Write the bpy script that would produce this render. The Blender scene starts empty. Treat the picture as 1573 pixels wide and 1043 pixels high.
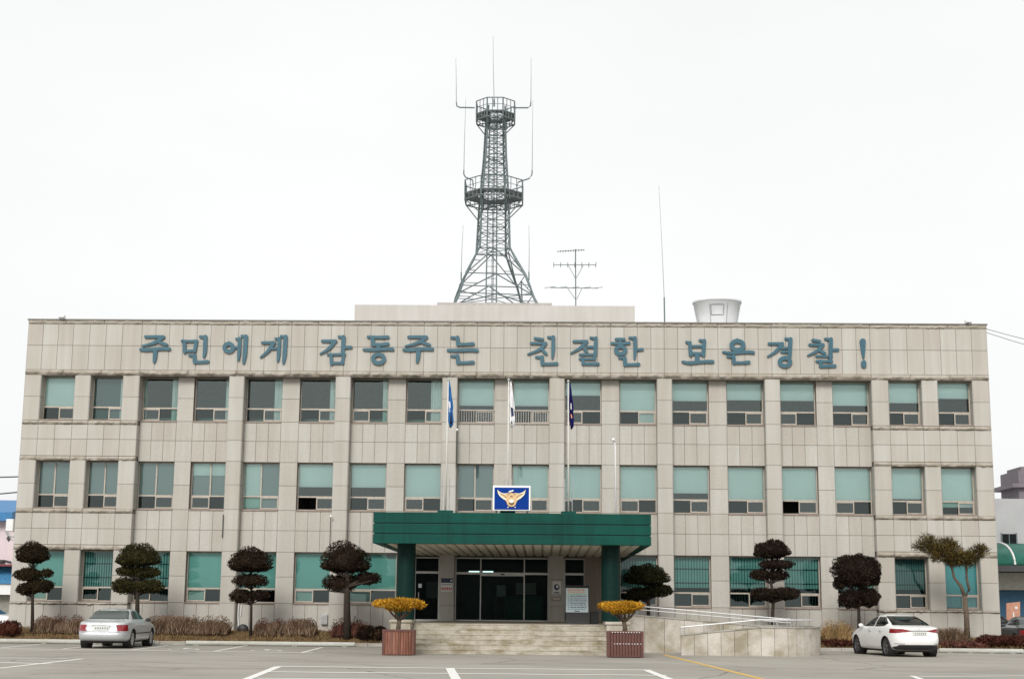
import bpy, math, random
import numpy as np
from mathutils import Vector, Matrix
random.seed(7); rng = np.random.default_rng(7)
R = math.radians; PI = math.pi
sc = bpy.context.scene; COL = sc.collection

# ---------------------------------------------------------------- camera
F, PITCH, YAW, ROLL = 2269.946, 0.1780645, -0.0226923, 0.0096123
CAM = Vector((1.7328, -61.351, 1.6))
_cp, _sp, _cy, _sy = math.cos(PITCH), math.sin(PITCH), math.cos(YAW), math.sin(YAW)
FW = Vector((_sy*_cp, _cy*_cp, _sp)); _r = Vector((_cy, -_sy, 0)); _u = _r.cross(FW)
RT = math.cos(ROLL)*_r + math.sin(ROLL)*_u; UP = -math.sin(ROLL)*_r + math.cos(ROLL)*_u
cd = bpy.data.cameras.new('camera'); cam = bpy.data.objects.new('camera', cd); COL.objects.link(cam)
cam.matrix_world = Matrix(((RT.x, UP.x, -FW.x, CAM.x), (RT.y, UP.y, -FW.y, CAM.y), (RT.z, UP.z, -FW.z, CAM.z), (0, 0, 0, 1)))
cd.sensor_width = 36; cd.lens = F/1573*36; cd.clip_start = 0.1; cd.clip_end = 3000
sc.camera = cam

# ---------------------------------------------------------------- sky, sun, exposure
SUN_EL, SUN_AZ = R(34), R(191)          # azimuth from +Y clockwise: sun stands behind the camera, a little left
w = bpy.data.worlds.new('World'); sc.world = w; w.use_nodes = True
nt = w.node_tree; bg = nt.nodes['Background']
sky = nt.nodes.new('ShaderNodeTexSky'); sky.sky_type = 'NISHITA'; sky.sun_disc = False
sky.sun_elevation = SUN_EL; sky.sun_rotation = SUN_AZ; sky.dust_density = 4; sky.air_density = 1
hs = nt.nodes.new('ShaderNodeHueSaturation'); hs.inputs['Saturation'].default_value = 0.06
mx = nt.nodes.new('ShaderNodeMix'); mx.data_type = 'RGBA'; mx.inputs[0].default_value = 0.86
mx.inputs[7].default_value = (9.25, 9.3, 9.3, 1)      # the even grey-white cloud deck
nt.links.new(sky.outputs[0], hs.inputs['Color']); nt.links.new(hs.outputs[0], mx.inputs[6])
cn_ = nt.nodes.new('ShaderNodeTexNoise'); cn_.inputs['Scale'].default_value = 1.6; cn_.inputs['Detail'].default_value = 5
tcw = nt.nodes.new('ShaderNodeTexCoord'); mpw = nt.nodes.new('ShaderNodeMapping'); mpw.inputs['Scale'].default_value = (1, 1, 2.5)
nt.links.new(tcw.outputs['Generated'], mpw.inputs[0]); nt.links.new(mpw.outputs[0], cn_.inputs['Vector'])
crw = nt.nodes.new('ShaderNodeValToRGB'); crw.color_ramp.elements[0].position = .3; crw.color_ramp.elements[0].color = (.93, .935, .94, 1); crw.color_ramp.elements[1].position = .7; crw.color_ramp.elements[1].color = (1.03, 1.03, 1.03, 1)
nt.links.new(cn_.outputs['Fac'], crw.inputs[0]); mw = nt.nodes.new('ShaderNodeMix'); mw.data_type = 'RGBA'; mw.blend_type = 'MULTIPLY'; mw.inputs[0].default_value = 1
nt.links.new(mx.outputs[2], mw.inputs[6]); nt.links.new(crw.outputs[0], mw.inputs[7])
nt.links.new(mw.outputs[2], bg.inputs[0]); bg.inputs[1].default_value = 0.080
sl = bpy.data.lights.new('sun', 'SUN'); sl.energy = 1.75; sl.angle = R(22); sl.color = (1, .97, .92)
so = bpy.data.objects.new('sun', sl); COL.objects.link(so)
_d = Vector((math.sin(SUN_AZ)*math.cos(SUN_EL), math.cos(SUN_AZ)*math.cos(SUN_EL), math.sin(SUN_EL)))
so.rotation_euler = _d.to_track_quat('Z', 'Y').to_euler(); so.location = _d*80
vs = sc.view_settings; vs.view_transform = 'Standard'; vs.look = 'None'; vs.exposure = 0.5; vs.gamma = 1
sc.cycles.transparent_max_bounces = 12; sc.cycles.max_bounces = 6

# ---------------------------------------------------------------- helpers
def at(x, y, Y=0.0):
    d = FW + RT*((x-786.5)/F) + UP*((521.5-y)/F); t = (Y-CAM.y)/d.y
    return CAM + d*t
def ground(x, y, z=0.0):
    d = FW + RT*((x-786.5)/F) + UP*((521.5-y)/F); t = (z-CAM.z)/d.z
    return CAM + d*t
ORG = {}
def tag(o, label=None, cat=None, group=None, kind=None):
    if label: o['label'] = label
    if cat: o['category'] = cat
    if group: o['group'] = group
    if kind: o['kind'] = kind
    return o
def thing(name, loc, label, cat, group=None, rz=0):
    o = bpy.data.objects.new(name, None); COL.objects.link(o); o.location = loc; o.rotation_euler.z = rz
    o.empty_display_size = .2; ORG[o] = Vector(loc); return tag(o, label, cat, group)
class MB:
    def __init__(s): s.v = []; s.f = []; s.m = []; s.mi = 0
    def poly(s, pts, mi=None):
        b = len(s.v); s.v += [tuple(p) for p in pts]; s.f.append(tuple(range(b, b+len(pts)))); s.m.append(s.mi if mi is None else mi)
    def faces(s, vs_, fs):
        b = len(s.v); s.v += [tuple(p) for p in vs_]
        for f in fs: s.f.append(tuple(b+i for i in f)); s.m.append(s.mi)
    def box(s, x0, x1, y0, y1, z0, z1):
        s.faces([(x0,y0,z0),(x1,y0,z0),(x1,y1,z0),(x0,y1,z0),(x0,y0,z1),(x1,y0,z1),(x1,y1,z1),(x0,y1,z1)],
                [(0,3,2,1),(4,5,6,7),(0,1,5,4),(1,2,6,5),(2,3,7,6),(3,0,4,7)])
    def bbox(s, x0, x1, y0, y1, z0, z1, c=.01):      # box with chamfered front (-Y) face
        s.faces([(x0+c,y0,z0+c),(x1-c,y0,z0+c),(x1-c,y0,z1-c),(x0+c,y0,z1-c),(x0,y0+c,z0),(x1,y0+c,z0),(x1,y0+c,z1),(x0,y0+c,z1),
                 (x0,y1,z0),(x1,y1,z0),(x1,y1,z1),(x0,y1,z1)],
                [(0,1,2,3),(0,4,5,1),(1,5,6,2),(2,6,7,3),(3,7,4,0),(4,8,9,5),(5,9,10,6),(6,10,11,7),(7,11,8,4),(8,11,10,9)])
    def vbox(s, x0, x1, y0, y1, z0, z1, c=.03):      # box with chamfered vertical front edges
        P = [(x0+c,y0),(x1-c,y0),(x1,y0+c),(x1,y1),(x0,y1),(x0,y0+c)]
        s.prism([(x, y, z0) for x, y in P[::-1]], (0, 0, z1-z0))
    def tube(s, pts, r, n=6, cap=True):
        pts = [Vector(p) for p in pts]; rr = r if isinstance(r, (list, tuple)) else [r]*len(pts)
        b = len(s.v); k = len(pts)
        for i, p in enumerate(pts):
            t = (pts[min(i+1, k-1)]-pts[max(i-1, 0)]).normalized()
            a = t.cross(Vector((0,0,1)) if abs(t.z) < .9 else Vector((1,0,0))).normalized(); c = t.cross(a)
            for j in range(n):
                q = p + (a*math.cos(2*PI*j/n) + c*math.sin(2*PI*j/n))*rr[i]; s.v.append(tuple(q))
        for i in range(k-1):
            for j in range(n):
                s.f.append((b+i*n+j, b+i*n+(j+1)%n, b+(i+1)*n+(j+1)%n, b+(i+1)*n+j)); s.m.append(s.mi)
        if cap:
            s.f.append(tuple(b+j for j in range(n))[::-1]); s.m.append(s.mi)
            s.f.append(tuple(b+(k-1)*n+j for j in range(n))); s.m.append(s.mi)
    def prism(s, pts, d):                             # planar polygon pts extruded by vector d
        n = len(pts); d = Vector(d); b = len(s.v)
        s.v += [tuple(p) for p in pts] + [tuple(Vector(p)+d) for p in pts]
        s.f.append(tuple(range(b, b+n))); s.f.append(tuple(range(b+2*n-1, b+n-1, -1))); s.m += [s.mi]*2
        for i in range(n): s.f.append((b+i, b+n+i, b+n+(i+1)%n, b+(i+1)%n)); s.m.append(s.mi)
    def lathe(s, prof, n, c, axis='z'):
        b = len(s.v); k = len(prof)
        for (r, h) in prof:
            for j in range(n):
                a = 2*PI*j/n
                if axis == 'z': s.v.append((c[0]+r*math.cos(a), c[1]+r*math.sin(a), c[2]+h))
                else: s.v.append((c[0]+h, c[1]+r*math.cos(a), c[2]+r*math.sin(a)))
        for i in range(k-1):
            for j in range(n):
                s.f.append((b+i*n+j, b+i*n+(j+1)%n, b+(i+1)*n+(j+1)%n, b+(i+1)*n+j)); s.m.append(s.mi)
    def build(s, name, mats, parent=None, smooth=False, local=False, bevel=0):
        if not isinstance(mats, (list, tuple)): mats = [mats]
        o0 = ORG.get(parent, Vector((0,0,0))) if not local else Vector((0,0,0))
        me = bpy.data.meshes.new(name)
        me.from_pydata([(x-o0.x, y-o0.y, z-o0.z) for x, y, z in s.v], [], s.f)
        for m_ in mats: me.materials.append(m_)
        me.polygons.foreach_set('material_index', s.m)
        if smooth: me.polygons.foreach_set('use_smooth', [True]*len(s.f))
        me.validate(); me.update()
        o = bpy.data.objects.new(name, me); COL.objects.link(o)
        if parent: o.parent = parent
        ORG[o] = o0
        if bevel:
            bm = o.modifiers.new('bevel', 'BEVEL'); bm.width = bevel; bm.segments = 2; bm.limit_method = 'ANGLE'
        return o
def npmesh(name, V, T, mats, parent=None, mi=None, smooth=False, local=False):
    o0 = ORG.get(parent, Vector((0,0,0))) if not local else Vector((0,0,0))
    V = np.asarray(V, dtype=np.float32) - np.array(o0, dtype=np.float32); T = np.asarray(T, dtype=np.int32)
    k = T.shape[1]; me = bpy.data.meshes.new(name)
    me.vertices.add(len(V)); me.vertices.foreach_set('co', V.ravel())
    me.loops.add(T.size); me.loops.foreach_set('vertex_index', T.ravel())
    me.polygons.add(len(T)); me.polygons.foreach_set('loop_start', np.arange(0, T.size, k, dtype=np.int32))
    me.polygons.foreach_set('loop_total', np.full(len(T), k, dtype=np.int32))
    for m_ in (mats if isinstance(mats, (list, tuple)) else [mats]): me.materials.append(m_)
    if mi is not None: me.polygons.foreach_set('material_index', np.asarray(mi, dtype=np.int32))
    if smooth: me.polygons.foreach_set('use_smooth', np.ones(len(T), dtype=bool))
    me.update(calc_edges=True); me.validate()
    o = bpy.data.objects.new(name, me); COL.objects.link(o)
    if parent: o.parent = parent
    ORG[o] = o0; return o

# ---------------------------------------------------------------- materials
class NB:
    def __init__(s, name):
        s.m = bpy.data.materials.new(name); s.m.use_nodes = True; s.t = s.m.node_tree; s.b = s.t.nodes['Principled BSDF']; s.out = s.t.nodes['Material Output']
    def n(s, t, **k):
        q = s.t.nodes.new(t)
        for a, v in k.items():
            if a[0] == '_': setattr(q, a[1:], v)
            else: q.inputs[a].default_value = v
        return q
    def l(s, a, b): s.t.links.new(a, b)
    def coord(s, scale=(1,1,1)):
        c = s.n('ShaderNodeTexCoord'); m_ = s.n('ShaderNodeMapping'); m_.inputs['Scale'].default_value = scale
        s.l(c.outputs['Object'], m_.inputs['Vector']); return m_.outputs[0]
    def noise(s, scale, detail=3, co=None, rough=.5):
        q = s.n('ShaderNodeTexNoise'); q.inputs['Scale'].default_value = scale; q.inputs['Detail'].default_value = detail; q.inputs['Roughness'].default_value = rough
        s.l(co if co is not None else s.coord(), q.inputs['Vector']); return q.outputs['Fac']
    def ramp(s, fac, stops):
        q = s.n('ShaderNodeValToRGB'); e = q.color_ramp.elements
        while len(e) < len(stops): e.new(.5)
        for i, (p, c) in enumerate(stops):
            e[i].position = p; e[i].color = (c, c, c, 1) if not isinstance(c, (tuple, list)) else (*c, 1)
        s.l(fac, q.inputs[0]); return q.outputs[0]
    def mix(s, a, b, fac, mode='MIX'):
        q = s.n('ShaderNodeMix'); q.data_type = 'RGBA'; q.blend_type = mode
        for v, i in ((a, 6), (b, 7)):
            if isinstance(v, (tuple, list)): q.inputs[i].default_value = (*v, 1)
            else: s.l(v, q.inputs[i])
        if isinstance(fac, (int, float)): q.inputs[0].default_value = fac
        else: s.l(fac, q.inputs[0])
        return q.outputs[2]
    def bump(s, h, strength, dist=.02):
        q = s.n('ShaderNodeBump'); q.inputs['Strength'].default_value = strength; q.inputs['Distance'].default_value = dist
        s.l(h, q.inputs['Height']); s.l(q.outputs[0], s.b.inputs['Normal'])
    def island(s, lo, hi):
        g = s.n('ShaderNodeNewGeometry'); return s.ramp(g.outputs['Random Per Island'], [(0, lo), (1, hi)])
    def done(s, col=None, rough=.8, metal=0, spec=None, coat=0):
        if col is not None:
            if isinstance(col, (tuple, list)): s.b.inputs['Base Color'].default_value = (*col, 1)
            else: s.l(col, s.b.inputs['Base Color'])
        s.b.inputs['Roughness'].default_value = rough; s.b.inputs['Metallic'].default_value = metal
        if spec is not None: s.b.inputs['Specular IOR Level'].default_value = spec
        if coat: s.b.inputs['Coat Weight'].default_value = coat; s.b.inputs['Coat Roughness'].default_value = .05
        return s.m
def plain(name, col, rough=.6, metal=0, spec=None, var=.12, scale=6, coat=0):
    b = NB(name); f = b.noise(scale, 4); d = tuple(c*(1-var) for c in col); u = tuple(min(1, c*(1+var)) for c in col)
    return b.done(b.ramp(f, [(.3, d), (.7, u)]), rough, metal, spec, coat)
def granite(name, col, bump=.0, streak=.14):
    b = NB(name)
    sp = b.ramp(b.noise(34, 5, rough=.8), [(.3, tuple(c*.8 for c in col)), (.5, col), (.72, tuple(min(1, c*1.15) for c in col))])
    c = b.mix(sp, b.island((.94,.925,.905), (1.03,1.04,1.045)), 1, 'MULTIPLY')
    st = b.ramp(b.noise(1.0, 5, b.coord((2.6, 2.6, .16)), .6), [(.42, (1-streak, 1-streak*1.15, 1-streak*1.4)), (.6, 1.0)])
    c = b.mix(c, st, 1, 'MULTIPLY')
    big = b.ramp(b.noise(.5, 3), [(.3, (.95,.95,.94)), (.7, 1.02)]); c = b.mix(c, big, 1, 'MULTIPLY')
    if bump: b.bump(b.noise(9, 6, rough=.7), bump, .06)
    return b.done(c, .75, spec=.3)
M = {}
M['granite'] = granite('granite', (.462, .442, .405), streak=.075)
M['rough'] = granite('split_granite', (.42, .385, .335), bump=.9)
M['pier'] = granite('shade_toned_pier_granite', (.235, .205, .17), streak=.12)  # facade granite for the entrance piers, canopy shade darkened into its colour
M['joint'] = plain('mortar_joint', (.19, .165, .14), .9)
M['frame'] = plain('bronze_aluminium', (.40, .355, .30), .45, .2)
M['sill'] = plain('brown_sill', (.25, .195, .16), .5, .2)
def glass(name, tint, ior=1.5, rough=.02):
    b = NB(name); t = b.n('ShaderNodeBsdfTransparent'); t.inputs[0].default_value = (*tint, 1)
    g = b.n('ShaderNodeBsdfGlossy'); g.inputs['Roughness'].default_value = rough; g.inputs[0].default_value = (.86, 1, .965, 1)
    fr = b.n('ShaderNodeFresnel'); fr.inputs['IOR'].default_value = ior; mxs = b.n('ShaderNodeMixShader')
    bm = b.n('ShaderNodeBump'); bm.inputs['Strength'].default_value = .03; bm.inputs['Distance'].default_value = .05
    b.l(b.noise(1.3, 2), bm.inputs['Height']); b.l(bm.outputs[0], g.inputs['Normal'])
    b.l(fr.outputs[0], mxs.inputs[0]); b.l(t.outputs[0], mxs.inputs[1]); b.l(g.outputs[0], mxs.inputs[2]); b.l(mxs.outputs[0], b.out.inputs[0]); return b.m
M['glass'] = glass('green_glass', (.85, 1.0, .985), 1.95)
M['glass_low'] = glass('sash_glass', (.52, .70, .66), 1.72)
M['glass_ground'] = glass('teal_glass', (.37, .60, .57), 1.6)
M['glass_door'] = glass('dark_door_glass', (.36, .43, .41), 1.09)
def cloth(name, col, fold=0):
    b = NB(name); f = b.ramp(b.noise(1.2, 3, b.coord((1, 1, .3))), [(.3, tuple(c*.93 for c in col)), (.7, col)])
    if fold:
        wv = b.n('ShaderNodeTexWave'); wv.inputs['Scale'].default_value = fold; wv.inputs['Distortion'].default_value = 1.5
        b.l(b.coord((1,1,.05)), wv.inputs['Vector']); b.bump(wv.outputs['Fac'], .5, .03)
    return b.done(f, .85, spec=.1)
M['blind'] = cloth('roller_blind', (.79, .815, .80)); M['curtain'] = cloth('pale_curtain', (.85, .87, .84), 6)
M['blind_grey'] = cloth('grey_blind', (.40, .42, .42)); M['blind_slat'] = cloth('slat_blind', (.20, .24, .25), 8)
M['blind_blue'] = cloth('blue_blind', (.45, .75, .85), 3)
M['inside'] = plain('room_interior', (.22, .22, .21), .9)
M['bar'] = plain('window_bar', (.10, .13, .13), .5); M['bar_white'] = plain('pale_bar', (.45, .42, .38), .5)
M['roof'] = plain('roof_membrane', (.28, .27, .25), .9)
M['coping'] = plain('coping_metal', (.16, .15, .13), .6)
M['plaster'] = granite('weathered_plaster', (.53, .51, .485), streak=.07)
M['slab'] = plain('tower_slab', (.42, .40, .38), .9)
def greenmetal():
    b = NB('green_cladding'); c = b.ramp(b.noise(.9, 4, b.coord((.6, 1, 2))), [(.3, (.001, .048, .037)), (.7, (.002, .068, .051))])
    sp = b.ramp(b.noise(1.0, 5, b.coord((5, 5, .35)), .7), [(.36, (.7,.75,.72)), (.52, 1.0)])
    return b.done(b.mix(c, sp, 1, 'MULTIPLY'), .5, spec=.15)
M['green'] = greenmetal(); M['green_col'] = plain('green_column_paint', (.001, .019, .0155), .5, spec=.15)
M['groove'] = plain('dark_groove', (.004, .035, .026), .7); M['soffit'] = plain('soffit_panel', (.62, .59, .50), .6, var=.08)
M['steel'] = plain('galvanised_dark_steel', (.13, .165, .172), .6, .1); M['whip'] = plain('dull_whip_metal', (.32, .33, .33), .7)
M['steel_light'] = plain('pale_steel', (.42, .44, .44), .4, .5)
M['tray'] = plain('grating', (.16, .19, .195), .6); M['white'] = plain('white_paint', (.78, .78, .77), .45, var=.04)
M['pole'] = plain('off_white_pole_paint', (.58, .56, .52), .45, var=.05)
M['rail'] = plain('stainless_rail', (.60, .60, .60), .4, .3, var=.05)
M['frp'] = plain('white_fibreglass', (.70, .72, .73), .4, var=.06, scale=2)
M['teal'] = plain('teal_letter_paint', (.026, .098, .135), .5, var=.1); M['teal_edge'] = plain('teal_letter_edge', (.028, .10, .135), .6)
M['alu'] = plain('brushed_aluminium', (.40, .39, .37), .35, .6); M['black'] = plain('black_plastic', (.012, .012, .013), .5)
M['dark'] = plain('dark_grey', (.05, .05, .05), .7)
def stone(name, col, streak, sx):
    b = NB(name); c = b.ramp(b.noise(22, 5, rough=.75), [(.3, tuple(x*.8 for x in col)), (.7, tuple(x*1.1 for x in col))])
    c = b.mix(c, b.island((.86,.85,.82), (1.06,1.05,1.04)), 1, 'MULTIPLY')
    st = b.ramp(b.noise(1.2, 6, b.coord(sx), .65), [(.36, (1-streak, 1-streak*1.08, 1-streak*1.35)), (.58, 1.0)])
    return b.done(b.mix(c, st, 1, 'MULTIPLY'), .8, spec=.25)
M['step'] = stone('step_granite', (.47, .435, .375), .42, (1.5, 1.5, 3)); M['kerb'] = stone('kerb_concrete', (.40, .39, .365), .3, (1, 1, 2))
M['stop'] = stone('pale_stop_bar', (.50, .51, .48), .22, (.6, 3, 3))
M['ramp'] = stone('ramp_granite', (.54, .505, .462), .40, (.8, .8, .9)); M['ramp_floor'] = plain('ramp_paving', (.30, .29, .27), .9)
def asphalt():
    b = NB('asphalt'); co = b.coord()
    c = b.ramp(b.noise(.16, 5, co, .6), [(.3, (.275, .256, .222)), (.7, (.365, .342, .298))])
    c = b.mix(c, b.ramp(b.noise(55, 3, co, .8), [(.28, .72), (.5, 1.0), (.75, 1.2)]), .8, 'MULTIPLY')
    c = b.mix(c, b.ramp(b.noise(.55, 6, b.coord((.35, 1.2, 1)), .65), [(.3, (.70,.69,.68)), (.5, 1.0)]), .85, 'MULTIPLY')
    c = b.mix(c, b.ramp(b.noise(1.1, 4, b.coord((.6, 1, 1)), .6), [(.24, (.50,.49,.48)), (.36, 1.0)]), .8, 'MULTIPLY')
    c = b.mix(c, b.ramp(b.noise(1.9, 5, b.coord((1, .7, 1)), .7), [(.27, (.42,.41,.40)), (.34, 1.0)]), .7, 'MULTIPLY')
    c = b.mix(c, b.ramp(b.noise(.9, 3, b.coord((.12, 2.2, 1)), .6), [(.62, 1.0), (.72, (1.16,1.15,1.12))]), .8, 'MULTIPLY')
    nz = b.n('ShaderNodeTexNoise'); nz.inputs['Scale'].default_value = .8; nz.inputs['Detail'].default_value = 4; b.l(co, nz.inputs['Vector'])
    add = b.mix(co, nz.outputs['Color'], .6, 'ADD')
    vo = b.n('ShaderNodeTexVoronoi'); vo.feature = 'DISTANCE_TO_EDGE'; vo.inputs['Scale'].default_value = .13; b.l(add, vo.inputs['Vector'])
    c = b.mix(c, b.ramp(vo.outputs['Distance'], [(.002, (.4,.39,.37)), (.006, 1.0)]), .85, 'MULTIPLY')
    b.bump(b.noise(60, 2, co), .25, .01)
    return b.done(c, .88, spec=.25)
M['asphalt'] = asphalt()
def paint(name, col):
    b = NB(name); f = b.ramp(b.noise(9, 6, rough=.8), [(.30, (.34, .32, .28)), (.42, col)]); return b.done(f, .7, spec=.2)
M['road_white'] = paint('worn_white_paint', (.72, .71, .68)); M['road_yellow'] = paint('worn_yellow_paint', (.62, .40, .10))
M['road_faint'] = paint('faint_paint', (.42, .41, .38))
def soil():
    b = NB('bed_soil'); c = b.ramp(b.noise(3, 6, rough=.7), [(.3, (.05, .028, .014)), (.5, (.12, .075, .035)), (.7, (.20, .14, .07))])
    b.bump(b.noise(14, 5), .8, .06); return b.done(c, .95, spec=.1)
M['soil'] = soil()
def foliage(name, a, bcol, c=None):
    b = NB(name); g = b.n('ShaderNodeNewGeometry'); st = [(0, a), (.6, bcol), (1, c or bcol)]
    cc = b.ramp(g.outputs['Random Per Island'], st)
    cc = b.mix(cc, b.ramp(b.noise(2.6, 3), [(.3, .6), (.7, 1.35)]), 1, 'MULTIPLY')
    return b.done(cc, .7, spec=.15)
M['jun_brown'] = foliage('brown_juniper', (.008, .006, .003), (.025, .017, .007), (.052, .036, .014))
M['jun_olive'] = foliage('olive_juniper', (.009, .009, .003), (.030, .027, .007), (.062, .052, .013))
M['jun_red'] = foliage('reddish_juniper', (.008, .005, .003), (.023, .013, .007), (.050, .028, .013))
M['jun_green'] = foliage('dark_green_juniper', (.006, .008, .003), (.019, .020, .006), (.042, .038, .012))
M['jun_purple'] = foliage('purple_brown_juniper', (.008, .005, .004), (.021, .013, .008), (.044, .028, .017))
M['gold'] = foliage('golden_conifer', (.16, .065, .006), (.50, .24, .012), (.66, .42, .05))
M['pine'] = foliage('pine_needles', (.018, .015, .005), (.062, .045, .011), (.16, .105, .025))
M['red_shrub'] = foliage('red_azalea', (.025, .008, .005), (.065, .019, .012), (.105, .036, .02))
M['twig'] = foliage('bare_twigs', (.06, .034, .02), (.17, .108, .068), (.34, .25, .175))
M['twig_red'] = foliage('reddish_twigs', (.045, .016, .012), (.11, .042, .032), (.20, .09, .06))
M['tan'] = foliage('tan_grass', (.20, .12, .05), (.34, .22, .10), (.45, .32, .16))
M['dry'] = foliage('dry_grass', (.10, .06, .025), (.19, .125, .06), (.30, .21, .11))
M['bark'] = plain('bark', (.030, .021, .014), .9, var=.4, scale=9); M['bark_light'] = plain('pale_bark', (.10, .073, .05), .9, var=.35, scale=12)
def woodslat():
    b = NB('red_brown_wood'); c = b.ramp(b.noise(2, 5, b.coord((9, 9, .8))), [(.3, (.13, .05, .032)), (.7, (.26, .115, .08))])
    c = b.mix(c, b.island((.7,.68,.66), (1.2,1.2,1.2)), 1, 'MULTIPLY'); return b.done(c, .7, spec=.25)
M['wood'] = woodslat()
M['wood_dark'] = plain('dark_red_wood', (.10, .037, .028), .6, var=.2, scale=10)
M['blue'] = plain('emblem_blue', (.001, .035, .24), .6, spec=.1, var=.08); M['goldm'] = plain('gold_relief', (.62, .43, .22), .4, var=.12, scale=30)
M['goldd'] = plain('dark_gold', (.16, .085, .025), .6); M['gold_light'] = plain('pale_gold', (.92, .86, .74), .4)
M['flag_blue'] = cloth('blue_flag', (.04, .17, .42), 7); M['flag_white'] = cloth('white_flag', (.82, .82, .84), 7); M['flag_navy'] = cloth('navy_flag', (.014, .012, .10), 7)
M['vaultd'] = plain('green_counter', (.02, .16, .11), .4)
M['red'] = plain('red_ink', (.45, .05, .04), .6); M['navy'] = plain('navy_ink', (.012, .02, .07), .5); M['ink_green'] = plain('green_ink', (.25, .55, .20), .6)
M['ink_orange'] = plain('orange_ink', (.8, .35, .18), .6); M['ink_blue'] = plain('blue_ink', (.10, .30, .48), .6); M['poster'] = plain('poster_paper', (.62, .72, .74), .6, var=.06)
M['paper'] = plain('sign_white', (.70, .69, .66), .5, var=.05); M['bronze'] = plain('bronze_plaque', (.30, .25, .20), .5)

# ---------------------------------------------------------------- ground
def struct(o): o['kind'] = 'structure'; return o
g = MB(); g.poly([(-400,-300,0),(400,-300,0),(400,500,0),(-400,500,0)]); struct(g.build('ground', M['asphalt']))
def line(pa, pb, w0, name, m, z=.004):
    a, b = Vector((pa[0], pa[1], z)), Vector((pb[0], pb[1], z)); t = (b-a).normalized(); n = Vector((-t.y, t.x, 0))*(w0/2)
    return [a-n, b-n, b+n, a+n]
lm = MB()
LN = [((-17.05,-9.5),(-17.3,-4.6),.13),((-14.75,-9.9),(-14.95,-4.6),.13),((-12.25,-10.3),(-12.45,-4.6),.13),((-9.35,-10.7),(-9.6,-4.6),.13),((-6.3,-11.3),(-6.55,-5.0),.13),
      ((-24,-9.3),(-5.9,-11.4),.26),((15.68,-8.8),(17.4,-8.5),.10)]
for a, b, ww in LN: lm.poly(line(a, b, ww, '', None))
for i, (a, b, ww) in enumerate([((0,1026),(127,1011.4),.16),((-60,1015),(79,1019.5),.24),((-60,1009.5),(104,1011),.22),((-40,1027),(15,1024.5),.1),((379,1043),(427,1023.6),.2),((300,1075),(379,1043),.2),((425,1023.4),(1000,1029),.33),
      ((412,1031.7),(1024,1037.2),.30),((395,1041.6),(1030,1047),.26),((691,1026.0),(710,1060),.22),((992,1028.6),(1070,1060),.2),((1401,1038),(1450,1056),.16),((1414,1039.3),(1640,1037.6),.2)]):
    pa, pb = ground(*a), ground(*b); lm.poly(line(pa, pb, ww, '', None, .0042+.0004*(i+1)))
def iso(cx, cy, s, rot):                               # wheelchair symbol painted in a bay, seen at a very flat angle
    cr, sr = math.cos(rot), math.sin(rot)
    def T(x, y): return (cx+s*(x*cr-y*sr), cy+s*(x*sr+y*cr), .0045)
    def seg(p, q, ww):
        a, b = Vector(T(*p)), Vector(T(*q)); t = (b-a).normalized(); n = Vector((-t.y, t.x, 0))*ww*s/2; lm.poly([a-n, b-n, b+n, a+n])
    for k in range(14):
        a0, a1 = R(100+k*18), R(100+(k+1)*18); seg((.32*math.cos(a0), .32*math.sin(a0)-.2), (.32*math.cos(a1), .32*math.sin(a1)-.2), .1)
    lm.poly([T(-.05+.12*math.cos(k*PI/5), .72+.12*math.sin(k*PI/5)) for k in range(10)])
    seg((-.05,.58),(-.02,.05),.14); seg((-.02,.36),(.28,.33),.09); seg((-.02,.05),(.33,.04),.12); seg((.33,.06),(.46,-.42),.12); seg((.44,-.44),(.58,-.38),.1)
iso(-10.9, -8.6, 1.35, 0); iso(-7.9, -9.2, 1.35, 0)
struct(lm.build('white_road_marking', M['road_white']))
ym = MB(); ym.poly(line(ground(1020, 1005.4), ground(1250, 1062), .16, '', None, .0052)); struct(ym.build('yellow_road_line', M['road_yellow']))

# planting beds along the facade
def bed(name, x0, x1, y0):
    nx, ny = max(8, int((x1-x0)*3)), 12; V = []; Fc = []
    for i in range(nx+1):
        for j in range(ny+1):
            t = j/ny; z = .12+.36*math.sin(min(1, t*1.6)*PI/2)+random.uniform(-.03, .03) if 0 < j else .11
            V.append((x0+(x1-x0)*i/nx, y0+(.35-y0)*t, z))
    for i in range(nx):
        for j in range(ny): a = i*(ny+1)+j; Fc.append((a, a+ny+1, a+ny+2, a+1))
    b = MB(); b.faces(V, Fc); return struct(b.build(name, M['soil'], smooth=True))
bed('planting_bed', -26, -3.45, -3.6); bed('planting_bed', 12.1, 24.5, -3.4); bed('planting_bed', 4.7, 12.1, -3.9)
def kerbline(x0, x1, y, name='kerb'):
    b = MB(); x = x0
    while x < x1:
        e = min(x+1.0, x1); b.bbox(x+.004, e-.004, y-.15, y, 0, .14, .012); x = e
    return struct(b.build(name, M['kerb']))
kerbline(-26, -3.5, -3.6); kerbline(12.1, 24.5, -3.4)
def stopbar(x0, x1, y, label):
    t = thing('parking_stop_bar', ((x0+x1)/2, y, 0), label, 'parking stop', 'long pale parking stop bars')
    b = MB(); b.tube([(x0, y, .09), (x1, y, .09)], .085, 12); b.build('bar', M['stop'], t, smooth=False)
    n = 4
    for k in range(n):
        x = x0+.4+(x1-x0-.8)*k/(n-1); f = MB(); f.bbox(x-.09, x+.09, y-.07, y+.07, 0, .03, .005); f.build('foot', M['kerb'], t)
stopbar(-19.7, -13.15, -3.95, 'long pale parking stop bar in front of the silver car')
stopbar(-11.9, -5.45, -4.0, 'long pale parking stop bar before the bare hedges, left of the steps')
stopbar(16.75, 19.9, -3.75, 'pale parking stop bar right of the white car')

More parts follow.
